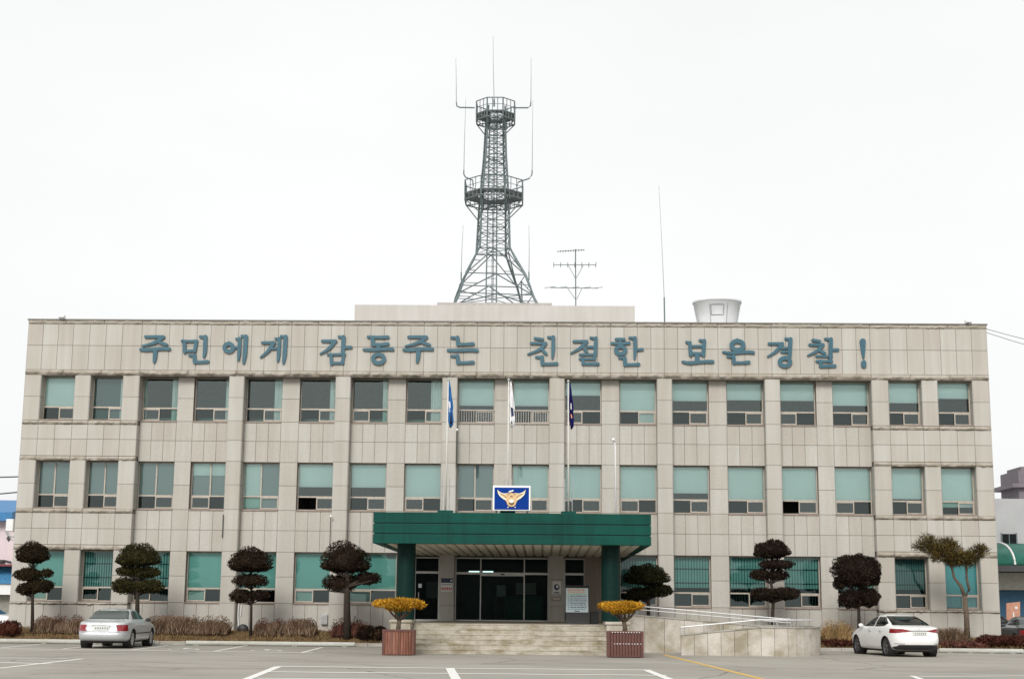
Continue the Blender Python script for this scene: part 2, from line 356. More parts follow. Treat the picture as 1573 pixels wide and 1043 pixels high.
# ---------------------------------------------------------------- office building
bld = thing('police_station', (0, 0, 0), 'wide three storey granite faced police station with green glazed windows and flat roof', 'building')
XB, XE, PW = 20.26, 15.37, .32                       # half width, inner edge of end block, half pilaster
PIL = [-11.25, -6.75, -2.25, 2.25, 6.75, 11.25]
YR, YW, YWE = .40, .66, .46                           # recessed wall plane, window planes
FL = [(1.60, 3.70, 2.68), (5.42, 7.42, 6.44), (9.12, 11.02, 10.1)]   # sill, head, pier joint
wl = MB(); jt = MB()
J = .0075
def panel(x0, x1, z0, z1, Y, depth=.03):
    if x1-x0 < .02 or z1-z0 < .02: return
    wl.bbox(x0+J, x1-J, Y, Y+depth, z0+J, z1-J, .006)
def panels(xs, zs, Y):
    for a, b in zip(xs[:-1], xs[1:]):
        for c, d in zip(zs[:-1], zs[1:]): panel(a, b, c, d, Y)
def back(x0, x1, z0, z1, Y, depth=.25): jt.box(x0, x1, Y+.018, Y+depth, z0, z1)
def lin(a, b, n): return [a+(b-a)*i/n for i in range(n+1)]
# central openings
bays = []
edges = [-XE]+[v for p_ in PIL for v in (p_-PW, p_+PW)]+[XE]
for k in range(0, len(edges), 2):
    a, b = edges[k], edges[k+1]; o = 1.555; bays.append(((a, a+o), (a+o, b-o), (b-o, b)))
OPEN = []                                             # (x0,x1) of 18 columns
OPEN += [(-19.55, -18.12), (-17.45, -16.08)]
for bb in bays: OPEN += [bb[0], bb[2]]
OPEN += [(16.08, 17.45), (18.12, 19.55)]
GROUND_ENTRY = {7, 8, 9, 10}
SP = [[0, .22, 1.60], [3.70, 4.58, 5.42], [7.42, 8.30, 9.12]]
for bi, (o1, pr, o2) in enumerate(bays):
    entry = bi == 3
    for r, zs in enumerate(SP):
        if entry and r == 0: continue
        if r == 0 and bi in (2, 4): pass
        back(4.11 if (r == 0 and bi == 4) else o1[0], -4.36 if (r == 0 and bi == 2) else o2[1], zs[0], zs[-1], YR)
        for ob, side in ((o1, 0), (o2, 1)):
            if r == 0 and ((bi == 2 and side == 1) or (bi == 4 and side == 0)): continue
            panels(lin(ob[0], ob[1], 3), zs, YR)
        panels([4.125 if (r == 0 and bi == 4) else pr[0], -4.36 if (r == 0 and bi == 2) else pr[1]], zs, YR)
    for fi, (s, h, j) in enumerate(FL):
        if fi == 0 and bi in (2, 3): continue
        back(pr[0], pr[1], s, h, YR, .45); panels([pr[0], pr[1]], [s, j, h], YR)
# pilasters
ZP = [0, .22, 1.60, 2.68, 3.70, 4.58, 5.42, 6.44, 7.42, 8.30, 9.12, 10.1, 11.02]
for p_ in PIL:
    jt.box(p_-PW+.03, p_+PW-.03, .02, .9, 0, 11.02)
    for c, d in zip(ZP[:-1], ZP[1:]):
        wl.vbox(p_-PW, p_+PW, 0, .62, c+J, d-J, .035)
# end blocks
for sgn in (-1, 1):
    xo, xi = sgn*XB, sgn*XE
    ops = OPEN[:2] if sgn < 0 else OPEN[-2:]
    x0, x1 = min(xo, xi), max(xo, xi)
    P = [(x0, ops[0][0]), (ops[0][1], ops[1][0]), (ops[1][1], x1)]
    zb = [[0, .22, 1.48], [3.92, 4.58, 5.22], [7.60, 8.30, 8.92]]
    for zs in zb:
        back(x0+.02, x1-.02, zs[0], zs[-1]+.0, 0, .5)
        xs = [x0, ops[0][0], sum(ops[0])/2, ops[0][1], ops[1][0], sum(ops[1])/2, ops[1][1], x1]
        panels(xs, zs, 0)
    for fi, (s, h, j) in enumerate(FL):
        s0 = s-.02
        for a, b in P:
            jt.box(a+.03, b-.03, .02, .6, s0, h)
            for c, d in ((s0, j), (j, h)): wl.vbox(a, b, 0, .62, c+J, d-J, .035)
    # outer and inner return walls
    for X, dx in ((xo, -sgn*.02), (xi, -(-sgn)*.02)):
        pass
    X = xo
    jt.box(min(X-sgn*.02, X-sgn*.3), max(X-sgn*.02, X-sgn*.3), .05, 14, 0, 13.2)
    for y0, y1 in zip(lin(.62, 14, 12)[:-1], lin(.62, 14, 12)[1:]):
        for c, d in zip(ZP[:-1]+[11.24, 12.28], ZP[1:]+[12.28, 13.2]):
            wl.box(min(X, X-sgn*.02), max(X, X-sgn*.02), y0+J, y1-J, c+J, d-J)
    jt.box(min(xi, xi-sgn*(-.0)-sgn*.0)-.0 if False else min(xi+sgn*.02, xi+sgn*.2), max(xi+sgn*.02, xi+sgn*.2), .02, .6, 0, 11.02)
    for zs in zb:
        for c, d in zip(zs[:-1], zs[1:]): wl.box(min(xi, xi+sgn*.02), max(xi, xi+sgn*.02), .03, .45, c+J, d-J)
# top fascia
ZT0, ZTM, ZT1 = 11.24, 12.28, 13.20
jt.box(-XB+.02, XB-.02, .018, .5, 11.0, 13.36)
xs = [-XB, -19.6, -18.95, -18.3, -17.6, -16.9, -16.2, -15.37] + lin(-15.37, -11.25, 7)[1:]
for a, b in zip(PIL[:-1], PIL[1:]): xs += lin(a, b, 8)[1:]
xs += lin(11.25, 15.37, 7)[1:] + [16.2, 16.9, 17.6, 18.3, 18.95, 19.6, XB]
panels(xs, [ZT0, ZTM, ZT1], 0)
# under-side of fascia over the recesses
jt.box(-XE, XE, .02, .7, 10.99, 11.02)
wall = wl.build('wall', M['granite'], bld); jt.build('joint', M['joint'], wall)
# split-faced stone bands
def roughband(b, x0, x1, z0, z1, Y=0, out=.06):
    nx = max(3, int((x1-x0)/.045)); nz = 4; V = []; Fc = []
    n1 = np.cumsum(rng.normal(0, .006, nx+1)); n1 -= np.linspace(n1[0], n1[-1], nx+1); ph = random.uniform(0, 6)
    for i in range(nx+1):
        e = 0 if i in (0, nx) else 1
        for j in range(nz+1):
            bulge = math.sin(PI*j/nz)**.6*out*(1+.5*math.sin(ph+i*.21)+.35*math.sin(ph*2+i*.57))
            dz = (n1[i]*.9 + .012*math.sin(i*.9+ph)+random.uniform(-.012, .012))*e if 0 < j < nz else 0
            V.append((x0+(x1-x0)*i/nx, Y+.006-bulge*e-(random.uniform(0, .014) if e and 0 < j < nz else 0), z0+(z1-z0)*j/nz+max(-.05, min(.05, dz))))
    for i in range(nx):
        for j in range(nz): a = i*(nz+1)+j; Fc.append((a, a+nz+1, a+nz+2, a+1))
    b.faces(V, Fc)
    b.box(x0, x1, Y+.004, Y+.12, z0, z1)
rb = MB()
for xs_ in (lin(-XB, -XE, 5)[:-1]+[-XE]+[-13.3], ): pass
tops = lin(-XB, -XE, 3)+lin(-XE, -11.25, 2)[1:]
for a, b in zip(PIL[:-1], PIL[1:]): tops += lin(a, b, 4)[1:]
tops += lin(11.25, XE, 2)[1:]+lin(XE, XB, 3)[1:]
for z0, z1, ob in ((13.21, 13.36, .035), (11.03, 11.235, .08)):
    rb = MB()
    for a, b in zip(tops[:-1], tops[1:]): roughband(rb, a+.008, b-.008, z0, z1, 0, ob)
    rb.build('stone_band', M['rough'], bld, smooth=True)
for sgn in (-1, 1):
    ops = OPEN[:2] if sgn < 0 else OPEN[-2:]; x0, x1 = (-XB, -XE) if sgn < 0 else (XE, XB)
    seg = [x0, ops[0][0], ops[0][1], ops[1][0], ops[1][1], x1]
    for z0, z1 in ((8.93, 9.09), (7.41, 7.59), (5.23, 5.40), (3.71, 3.91), (1.49, 1.60-.02)):
        rb = MB()
        for a, b in zip(seg[:-1], seg[1:]): roughband(rb, a+.008, b-.008, z0, z1, 0, .06)
        rb.build('stone_band', M['rough'], bld, smooth=True)
cp = MB(); cp.box(-XB-.03, XB+.03, -.04, .4, 13.362, 13.42); cp.build('coping', M['coping'], bld)
rf = MB(); rf.box(-XB+.02, XB-.02, .4, 14, 12.3, 12.5); rf.box(-XB+.02, XB-.02, 13.7, 14, 0, 13.3); rf.build('roof', M['roof'], bld)
# rooms behind the glass
rm = MB()
for z in (.95 if False else 0.9, 4.4, 8.1): rm.box(-XB+.35, XB-.35, .75, 6, z-.25, z)
rm.box(-XB+.35, XB-.35, .75, 6, 11.6, 11.7); rm.box(-XB+.35, XB-.35, 6, 6.1, 0, 11.7)
for x in [-15.4, -9, -4.4, 4.4, 9, 15.4]: rm.box(x-.06, x+.06, .76, 6, .9, 4.1); rm.box(x-.06, x+.06, .76, 6, 4.4, 7.8); rm.box(x-.06, x+.06, .76, 6, 8.1, 11.6)
rm.build('interior', M['inside'], bld)

# windows: one per opening.  spec: upper treatment, mullion, grille, which sash shows open/dark
SPEC = {
 2: ['full', 'slat', 'cl', 'c', 'c', 'c', 'c', 'c3', .86, .86, .5, 'full1', .66, .62, .63, .78, .70, .55],
 1: ['m', 'm', 'm', 'm.4', 'mhalf', .72, .72, 'full', 'mfull', 'full', 'full', 'full', .82, 'full', 'full', 'full', .95, 'full+'],
 0: ['tfull', 'tb', 'tb', 'tfull', 'tfull', 'tfull', 'tfull', None, None, None, None, 'tb', 'tb', 'tb', 'tb', 'tb', 'tbd', 'blue']}
def window(ci, fi):
    sp = SPEC[fi][ci]
    if sp is None: return
    x0, x1 = OPEN[ci]; s, h, _ = FL[fi]
    if (ci, fi) == (6, 0): x1 = -4.36
    end = ci in (0, 1, 16, 17); Y = YWE if end else YW
    if end and fi == 2: h -= .0
    fr = MB(); fw = .045; D = .09
    zs0, zs1 = s+.06, s+.56; zt = zs1+.06; xm = (x0+x1)/2+(.03 if ci % 2 else -.02)
    # reveal liner, sill
    fr.box(x0, x0+fw, Y, Y+D, s+.02, h); fr.box(x1-fw, x1, Y, Y+D, s+.02, h)
    fr.box(x0+fw, x1-fw, Y, Y+D, h-.05, h); fr.box(x0+fw, x1-fw, Y-.004, Y+D, zs1, zt); fr.box(x0+fw, x1-fw, Y, Y+D, s+.02, zs0)
    fr.mi = 0
    ds = 1 if (fi*7+ci*3) % 4 else -1                 # which sash stands in front
    if fi == 0: ds = -1 if ci < 9 else 1
    a, b = (xm, x1-fw) if ds > 0 else (x0+fw, xm)      # front sash frame
    yf = Y-.025
    fr.box(a, a+.045, yf, Y-.0045, zs0, zs1-.002); fr.box(b-.045, b, yf, Y-.0045, zs0, zs1-.002); fr.box(a+.045, b-.045, yf, Y-.0045, zs0, zs0+.05); fr.box(a+.045, b-.045, yf, Y-.0045, zs1-.047, zs1-.002)
    if isinstance(sp, str) and sp[0] == 'm': fr.box(xm-.028, xm+.028, Y+.004, Y+.06, zt, h-.05)
    W = fr.build('window', M['frame'], bld)
    si = MB(); si.box(x0+.004, x1-.004, (-.01 if end else YR-.035), Y-.002, s-.03 if not end else s-.015, s+.02); si.build('sill', M['sill'], W)
    gu = 'glass_ground' if fi == 0 else 'glass'
    gl = MB(); gl.poly([(x0+fw, Y+.03, zt), (x1-fw, Y+.03, zt), (x1-fw, Y+.03, h-.05), (x0+fw, Y+.03, h-.05)])
    gl.mi = 1
    oth = (x0+fw, xm) if ds > 0 else (xm, x1-fw)
    openp = (fi, ci) in ((1, 5), (1, 14))
    if not openp: gl.poly([(oth[0], Y+.035, zs0), (oth[1], Y+.035, zs0), (oth[1], Y+.035, zs1), (oth[0], Y+.035, zs1)])
    gl.mi = 2 if fi == 0 else 0
    gl.poly([(a+.045, Y-.012, zs0+.05), (b-.045, Y-.012, zs0+.05), (b-.045, Y-.012, zs1-.047), (a+.045, Y-.012, zs1-.047)])
    gl.build('pane', [M[gu], M['glass_low'], M['glass_low']], W)
    bl = MB(); yb = Y+.095
    def bq(xa, xb, za, zb, y=yb): bl.box(xa, xb, y, y+.012, za, zb)
    X0, X1 = x0+.02, x1-.02; m = 'blind'
    if isinstance(sp, float): bq(X0, X1, h-(h-zt)*sp, h)
    elif sp == 'full': bq(X0, X1, zt-.03, h)
    elif sp == 'tfull': bq(X0, X1, zt-.03, h); bq(X0, xm, s+.07, zt-.032)
    elif sp == 'full1': bq(X0, X1, zt-.03, h); bq(xm, X1, s+.1, zt-.032, yb+.02)
    elif sp == 'full+': bq(X0, X1, s+.36, h)
    elif sp == 'slat':
        bq(X1-.2, X1, s+.1, h); bl.mi = 1; bl.box(X0, X1-.2, yb+.05, yb+.06, s+.1, h)
    elif sp in ('c', 'cl', 'c3'):
        ww = .5 if sp == 'c3' else .24+.06*((ci*5) % 3); pts = []
        n = 10
        for (xa, xb) in ([(X1-ww, X1)] + ([(X0, X0+.14)] if sp == 'cl' else [])):
            for k in range(n):
                t0, t1 = xa+(xb-xa)*k/n, xa+(xb-xa)*(k+1)/n; y0, y1 = yb+.03*(k % 2), yb+.03*((k+1) % 2)
                bl.poly([(t0, y0, s+.05), (t1, y1, s+.05), (t1, y1, h), (t0, y0, h)])
        m = 'curtain'
        bl.mi = 2; bl.poly([(X0, yb+.5, s), (X1, yb+.5, s), (X1, yb+.5, s+.25), (X0, yb+.5, s+.25)])
    elif sp[0] == 'm':
        bl.mi = 2
        if sp == 'mhalf': bl.mi = 0; bq(X0, xm, s+.1, h); bl.mi = 2; bq(xm, X1, s+.1, h, yb+.02)
        elif sp == 'mfull': bq(X0, X1, zt-.02, h)
        elif sp == 'm.4': bq(X0, X1, zt, h, yb+.05); bl.mi = 0; bq(X0, X1, h-.55, h)
        else: bq(X0, X1, zt, h)
        bl.mi = 0; bl.box(xm-.03, xm+.03, Y+.075, Y+.09, zt, h-.06)
    elif sp in ('tb', 'tbd'): 
        bl.mi = 2 if sp == 'tbd' else 0; bq(X0, X1, zt+(.0 if ci < 9 else .18), h)
    elif sp == 'blue': bl.mi = 3; bq(X0, X1, s+.1, h)
    if bl.f: bl.build('blind', [M['blind' if m == 'blind' else m], M['blind_slat'], M['blind_grey'], M['blind_blue']], W)
    if sp in ('tb', 'tbd'):
        br = MB(); n = 13
        for k in range(n): x = x0+.08+(x1-x0-.16)*k/(n-1); br.box(x-.011, x+.011, Y+.04, Y+.06, s+.1, h-.06)
        for z in (zt+.38, zt+.95): br.box(x0+.05, x1-.05, Y+.0605, Y+.072, z-.02, z+.02)
        br.build('grille', M['bar'], W)
    if fi == 2 and ci in (8, 9):
        br = MB(); n = 15
        for k in range(n): x = x0+.06+(x1-x0-.12)*k/(n-1); br.box(x-.010, x+.010, Y-.06, Y-.04, s+.05, s+.6)
        br.box(x0+.01, x1-.01, Y-.075, Y-.0605, s+.57, s+.61); br.box(x0+.01, x1-.01, Y-.075, Y-.0605, s+.04, s+.075)
        br.build('railing', M['bar_white'], W)
for fi in range(3):
    for ci in range(18): window(ci, fi)

# entrance: granite piers, glazed doors
en = MB()
en.box(-XB, -3.6, 0, 0, 0, 0) if False else None
pw = MB()
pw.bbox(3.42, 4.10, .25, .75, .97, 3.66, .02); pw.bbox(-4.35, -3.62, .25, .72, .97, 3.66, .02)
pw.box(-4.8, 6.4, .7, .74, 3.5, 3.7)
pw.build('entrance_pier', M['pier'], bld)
def door_unit(name, xs, z0, z1, zt, Y, slid=False):
    f = MB(); t = .045
    for x in xs: f.box(x-t/2, x+t/2, Y, Y+.1, z0, z1)
    for a, b in zip(xs[:-1], xs[1:]):
        f.box(a+t/2, b-t/2, Y+.003, Y+.097, zt, zt+.09); f.box(a+t/2, b-t/2, Y+.003, Y+.097, z0, z0+.07); f.box(a+t/2, b-t/2, Y+.003, Y+.097, z1-.05, z1)
    d = f.build(name, M['alu'], bld)
    q = MB()
    for a, b in zip(xs[:-1], xs[1:]): q.poly([(a+t/2, Y+.05, z0+.07), (b-t/2, Y+.05, z0+.07), (b-t/2, Y+.05, z1-.05), (a+t/2, Y+.05, z1-.05)])
    q.build('pane', M['glass_door'], d); return d
d = door_unit('entrance_door', [-1.9, -.87, .93, 1.92], .95, 3.55, 2.86, .45)
h_ = MB(); h_.box(-.87, .93, .40, .448, 2.80, 2.94); h_.build('sliding_header', M['alu'], d)
mt = MB(); mt.box(-.05, .12, .38, .40-.001, 2.84, 2.90); mt.build('sensor', M['black'], d)
d = door_unit('side_door', [-3.58, -2.6], .95, 3.55, 2.88, .45)
h_ = MB(); h_.box(-3.44, -3.3, .44, .449, 2.3, 2.46); h_.build('notice', M['poster'], d)
h_ = MB(); h_.tube([(-3.42, .44, 1.75), (-3.42, .38, 1.77), (-3.42, .38, 2.1), (-3.42, .44, 2.12)], .02, 6); h_.build('handle', M['alu'], d)
door_unit('side_window', [2.6, 3.41], .95, 3.55, 2.86, .45)
# reception things glimpsed inside the hall
lt = MB(); lt.box(-1.5, -1.05, 3.2, 3.3, 3.02, 3.06); lt.box(-.9, -.45, 3.2, 3.3, 3.02, 3.06)
em = NB('ceiling_lamp'); em.b.inputs['Emission Color'].default_value = (.75, 1, .92, 1); em.b.inputs['Emission Strength'].default_value = 3.0
lo = lt.build('hall_ceiling_light', em.done((.8,.8,.8), .5), bld)

hc = MB(); hc.box(.0, 1.7, 3.4, 4.0, .91, 1.95); hc.box(-.05, 1.75, 3.35, 4.05, 1.951, 2.0); hc.build('hall_counter', M['vaultd'], bld)
hc = MB(); hc.box(-.35, .05, 5.2, 5.25, 2.0, 2.5); hc.box(.5, 1.4, 5.2, 5.25, 2.1, 2.6); hc.box(-3.4, -2.9, 4.2, 4.25, 1.9, 2.6); hc.build('hall_notice', M['paper'], bld)
hc = MB(); hc.tube([(-.3, 2.6, .91), (-.3, 2.6, 1.9), (.1, 2.6, 1.9), (.1, 2.6, .91)], .03, 6); hc.build('hall_gate', M['alu'], bld)
# penthouse and roof
ph = MB(); ph.box(-7.14, 5.89, 6, 12.5, 12.5, 15.33)
ph.box(-7.2, 5.95, 5.95, 12.55, 15.0, 15.05) if False else None
pho = ph.build('penthouse', M['plaster'], bld)
ps = MB(); ps.box(-3.3, 2.05, 6.02, 11.8, 15.332, 15.46); ps.build('tower_base_slab', M['slab'], bld)
pk = MB()
for k in range(6):
    x = -5.4+rng.uniform(0, 9); pk.box(x, x+rng.uniform(.2, .5), 6.2, 6.4, 15.332, 15.37)
pk.build('roof_upstand', M['slab'], pho)

# entrance canopy
CX0, CX1, CY0, CZ0, CZ1 = -4.12, 5.39, -10.5, 3.66, 4.72
cn = MB(); g1, g2 = 3.99, 4.345; gr = .03
for a, b, o in ((CZ0, g1-gr/2, 0), (g1+gr/2, g2-gr/2, .0), (g2+gr/2, CZ1, 0)): 
    ring = .28
    cn.box(CX0, CX1, CY0, CY0+ring, a, b)
    cn.box(CX0, CX0+ring, CY0+ring+.001, YR-.02, a, b); cn.box(CX1-ring, CX1, CY0+ring+.001, YR-.02, a, b)
can = cn.build('canopy', M['green'], bld, bevel=.012)
cg = MB(); cg.box(CX0+.04, CX1-.04, CY0+.04, YR-.03, g1-.03, g1+.03); cg.box(CX0+.04, CX1-.04, CY0+.04, YR-.03, g2-.03, g2+.03)
cg.box(CX0+.05, CX1-.05, CY0+.05, YR-.03, 4.5, 4.66); cg.build('groove', M['groove'], can)
sf = MB(); n = 26
for k in range(n):
    a, b = CX0+.29+(CX1-CX0-.58)*k/n, CX0+.29+(CX1-CX0-.58)*(k+1)/n; 
    sf.faces([(a+.085, CY0+.29, 3.69), (b-.03, CY0+.29, 3.69), (b-.03, .38, 3.61), (a+.085, .38, 3.61), (a+.0, CY0+.29, 3.79), (b-.0, CY0+.29, 3.79), (b, .38, 3.71), (a, .38, 3.71)],
             [(0,3,2,1), (0,4,7,3), (1,2,6,5), (4,5,6,7), (0,1,5,4), (2,3,7,6)])
sf.build('soffit', M['soffit'], can)
for x in (-3.06, 4.06):
    c = MB(); c.lathe([(.325, 1.10), (.325, 3.70)], 40, (x, -9.35, 0)); co = c.build('column', M['green_col'], can, smooth=True)

# entrance steps with cheek blocks
st = thing('entrance_steps', (.6, -10, 0), 'weathered granite entrance steps between two planters', 'steps')
b = MB(); NS = 6; rise = .97/NS; y0 = -11.0; run = .32
for k in range(NS):
    ya = y0+run*k; yb_ = y0+run*(k+1) if k < NS-1 else .6; xx = -2.78
    widths = []; x = xx
    while x < 3.98:
        e = min(x+1.5+random.uniform(-.5, .8), 4.0); 
        if 4.0-e < .4: e = 4.0
        yy = min(yb_, ya+.6) if k < NS-1 else yb_; b.box(x+.002, e-.002, ya+.01, yy, rise*k, rise*(k+1)-.045); b.bbox(x+.002, e-.002, ya-.004, yy+.02, rise*(k+1)-.043, rise*(k+1), .008); x = e
b.build('stair_flight', M['step'], st)
for xa, xb in ((-3.46, -2.79), (4.01, 4.65)): sub = MB(); sub.box(xa, xb, -8.35, .38, 0, .95); sub.build('landing', M['ramp'], st)
for x0, x1 in ((-3.47, -2.785), (3.87, 4.64)):
    c = MB(); c.bbox(x0, x1, -10.3, -8.4, 0, 1.0, .01); c.bbox(x0-.04, x1+.04, -10.35, -8.36, 1.0, 1.095, .015); c.build('cheek_block', M['ramp'], st)

# wheelchair ramp
rp = thing('wheelchair_ramp', (9, -8, 0), 'granite clad wheelchair ramp doubling back beside the steps', 'ramp')
YO, YI = -9.9, -7.3; XL, XC = 6.42, 10.05
RO = []                                               # outer wall outline
for k in range(9): RO.append((XL+(XC-XL)*k/8, YO, .70+(.98-.70)*min(1, k/6)))
rad = (-4.7-YO)/2
for k in range(1, 17):
    a = -PI/2+PI*k/16; RO.append((XC+rad*.58*math.cos(a), YO+rad+rad*math.sin(a), .98))
o = MB(); cpm = MB()
for (a, b_) in zip(RO[:-1], RO[1:]):
    p, q = Vector(a), Vector(b_); t = Vector((q.x-p.x, q.y-p.y, 0)); L_ = t.length; t /= L_; nrm = Vector((-t.y, t.x, 0)); e = t*.006
    p0, q0 = p+e, q-e
    def corner(v, z): return (v.x, v.y, z)
    i0, i1 = p0+nrm*.2, q0+nrm*.2
    o.faces([corner(p0, 0), corner(q0, 0), corner(q0, q.z-.045), corner(p0, p.z-.045), corner(i0, 0), corner(i1, 0), corner(i1, q.z-.045), corner(i0, p.z-.045)],
            [(0,1,2,3), (1,5,6,2), (5,4,7,6), (4,0,3,7), (3,2,6,7)])
    f0, f1, j0, j1 = p-nrm*.03, q-nrm*.03, p+nrm*.23, q+nrm*.23
    cpm.faces([corner(f0, p.z-.043), corner(f1, q.z-.043), corner(f1, q.z), corner(f0, p.z), corner(j0, p.z-.043), corner(j1, q.z-.043), corner(j1, q.z), corner(j0, p.z)],
            [(0,1,2,3), (1,5,6,2), (5,4,7,6), (4,0,3,7), (3,2,6,7), (0,4,5,1)])
w1 = o.build('outer_wall', M['ramp'], rp); cpm.build('coping', M['kerb'], w1)
o = MB(); cpm = MB(); n = 8; X0, X1 = 4.66, 10.3
for k in range(n):
    a, b_ = X0+(X1-X0)*k/n, X0+(X1-X0)*(k+1)/n; za, zb_ = 1.36-.42*k/n, 1.36-.42*(k+1)/n
    for m_, y0_, y1_, lo, up, g_ in ((o, YI, YI+.2, (0, 0), (za-.045, zb_-.045), .006), (cpm, YI-.03, YI+.23, (za-.043, zb_-.043), (za, zb_), 0)):
        m_.faces([(a+g_, y0_, lo[0]), (b_-g_, y0_, lo[1]), (b_-g_, y0_, up[1]), (a+g_, y0_, up[0]), (a+g_, y1_, lo[0]), (b_-g_, y1_, lo[1]), (b_-g_, y1_, up[1]), (a+g_, y1_, up[0])],
                [(0,1,2,3), (1,5,6,2), (5,4,7,6), (4,0,3,7), (3,2,6,7)])
w2 = o.build('inner_wall', M['ramp'], rp); cpm.build('coping', M['kerb'], w2)
fl = MB()
fl.faces([(XL+.02, YO+.2, .006), (XC, YO+.2, .62), (XC, YI-.0, .62), (XL+.02, YI-.0, .006)], [(0,1,2,3)])
fl.faces([(XC, YO+.2, .62), (XC+1.1, YO+.9, .64), (XC+1.1, -5.2, .64), (XC, -4.8, .64)], [(0,1,2,3)])
fl.faces([(X0, YI+.2, .97), (XC, YI+.2, .63), (XC, -5.0, .63), (X0, -5.0, .97)], [(0,1,2,3)])
fl.faces([(X0, -5.0, 0), (XC, -5.0, 0), (XC, -5.0, .63), (X0, -5.0, .97)], [(0,1,2,3)])
fl.build('ramp_floor', M['ramp_floor'], rp)
hr = MB(); 
def rail(mb, path, posts, r=.032, drop=.0):
    mb.tube(path, r, 8)
for dz, rr in ((.29, .030), (.17, .022)):
    hr.tube([(4.9, YI+.1, 1.36+dz), (X1, YI+.1, .94+dz), (XC+.5, YI-.1, .93+dz)], rr*.8, 8)
ih = hr.build('inner_handrail', M['rail'], rp)
for k in range(9):
    x = 5.1+(10.1-5.1)*k/8; z = 1.36-.42*(x-X0)/(X1-X0); hr = MB(); hr.tube([(x, YI+.1, z-.02), (x, YI+.1, z+.27)], .013, 6)
    if k in (2, 5): hr.tube([(x+.14, YI+.1, z-.03), (x+.14, YI+.1, z+.26)], .013, 6)
    hr.build('rail_post', M['steel_light'], ih)
hr = MB(); path = [(x, y+.1, z+.23) for x, y, z in RO[:9]] + [(x*.995, y+.1*(1-k/12), z+.23) for k, (x, y, z) in enumerate(RO[9:13])]
path = [(path[0][0]+.02, path[0][1], path[0][2]-.12)]+path
hr.tube(path, .024, 8); oh = hr.build('outer_handrail', M['rail'], rp)
for i in (1, 3, 4, 6, 8, 9, 10, 11):
    x, y, z = path[i]; hr = MB(); hr.tube([(x, y, z-.25), (x, y, z-.02)], .013, 6); hr.tube([(x+.13, y, z-.25), (x+.13, y, z-.03)], .012, 6); hr.build('rail_post', M['steel_light'], oh)

# ---------------------------------------------------------------- slogan letters
def stroke(mb, pts, Y, conv, wscale, depth):
    # pts [(x,y,w)] in tracing units -> tapered, round-ended polygon
    P = [Vector((p[0], p[1])) for p in pts]; W = [p[2]/2*.9 for p in pts]; k = len(P); Lf, Rg = [], []
    # densify with catmull
    if k > 2:
        Q, QW = [], []
        for i in range(k-1):
            p0, p1, p2, p3 = P[max(i-1, 0)], P[i], P[i+1], P[min(i+2, k-1)]
            for s_ in range(5):
                t = s_/5; Q.append(.5*((2*p1)+(p2-p0)*t+(2*p0-5*p1+4*p2-p3)*t*t+(3*p1-p0-3*p2+p3)*t**3)); QW.append(W[i]+(W[i+1]-W[i])*t)
        Q.append(P[-1]); QW.append(W[-1]); P, W, k = Q, QW, len(Q)
    for i in range(k):
        t = (P[min(i+1, k-1)]-P[max(i-1, 0)]).normalized(); n = Vector((-t.y, t.x))
        Lf.append(P[i]+n*W[i]); Rg.append(P[i]-n*W[i])
    out = list(Lf)
    def cap(c, r, d):
        a0 = math.atan2(-d.x*-1, d.y*-1) if False else math.atan2(d.y, d.x)+PI/2
        return [c+Vector((math.cos(a0-PI*j/6), math.sin(a0-PI*j/6)))*r for j in range(1, 6)]
    out += cap(P[-1], W[-1], (P[-1]-P[-2]).normalized()); out += Rg[::-1]; out += cap(P[0], W[0], (P[0]-P[1]).normalized())
    pts3 = [conv(q.x, q.y, Y) for q in out]
    mb.prism([(p.x, p.y, p.z) for p in pts3], (0, depth, 0))
def ring(mb, c, rx, ry, ww, Y, conv, depth):
    n = 28; A = [(rx+ww/2, ry+ww/2), (max(2, rx-ww/2), max(2, ry-ww/2))]; V = []
    for y in (Y, Y+depth):
        for (a, b_) in A:
            for j in range(n): p = conv(c[0]+a*math.cos(2*PI*j/n), c[1]+b_*math.sin(2*PI*j/n), y); V.append((p.x, y, p.z))
    Fc = []
    for j in range(n):
        k = (j+1) % n; Fc += [(j, k, n+k, n+j), (j, 2*n+j, 2*n+k, k), (n+j, n+k, 3*n+k, 3*n+j)]
    mb.faces(V, Fc)
def JU(dx, dy): 
    q = [[(140,103,28),(230,103,30),(308,104,32)], [(300,108,36),(245,148,36),(180,172,26),(112,188,18)], [(250,148,22),(290,162,30),(335,176,30)], [(95,222,28),(160,224,36),(280,214,34),(362,216,34)], [(232,225,46),(228,290,42),(220,335,28)]]
    return [[(x+dx, y+dy, w_) for x, y, w_ in s_] for s_ in q]
def NI(x, y, ww, hh, s=1, th=36):
    return [[(x, y, th*.7), (x+ww*.28, y+2, th*.75)], [(x+ww*.28, y, th*1.1), (x+ww*.3, y+hh, th*1.15)], [(x+ww*.28, y+hh, th*.9), (x+ww*.6, y+hh+1, th*.8), (x+ww, y+hh-4, th*.95)]]
z4 = (200, 500, 6.05); z5 = (480, 500, 6.05); z6 = (800, 500, 7.865); z7 = (1040, 500, 5.243)
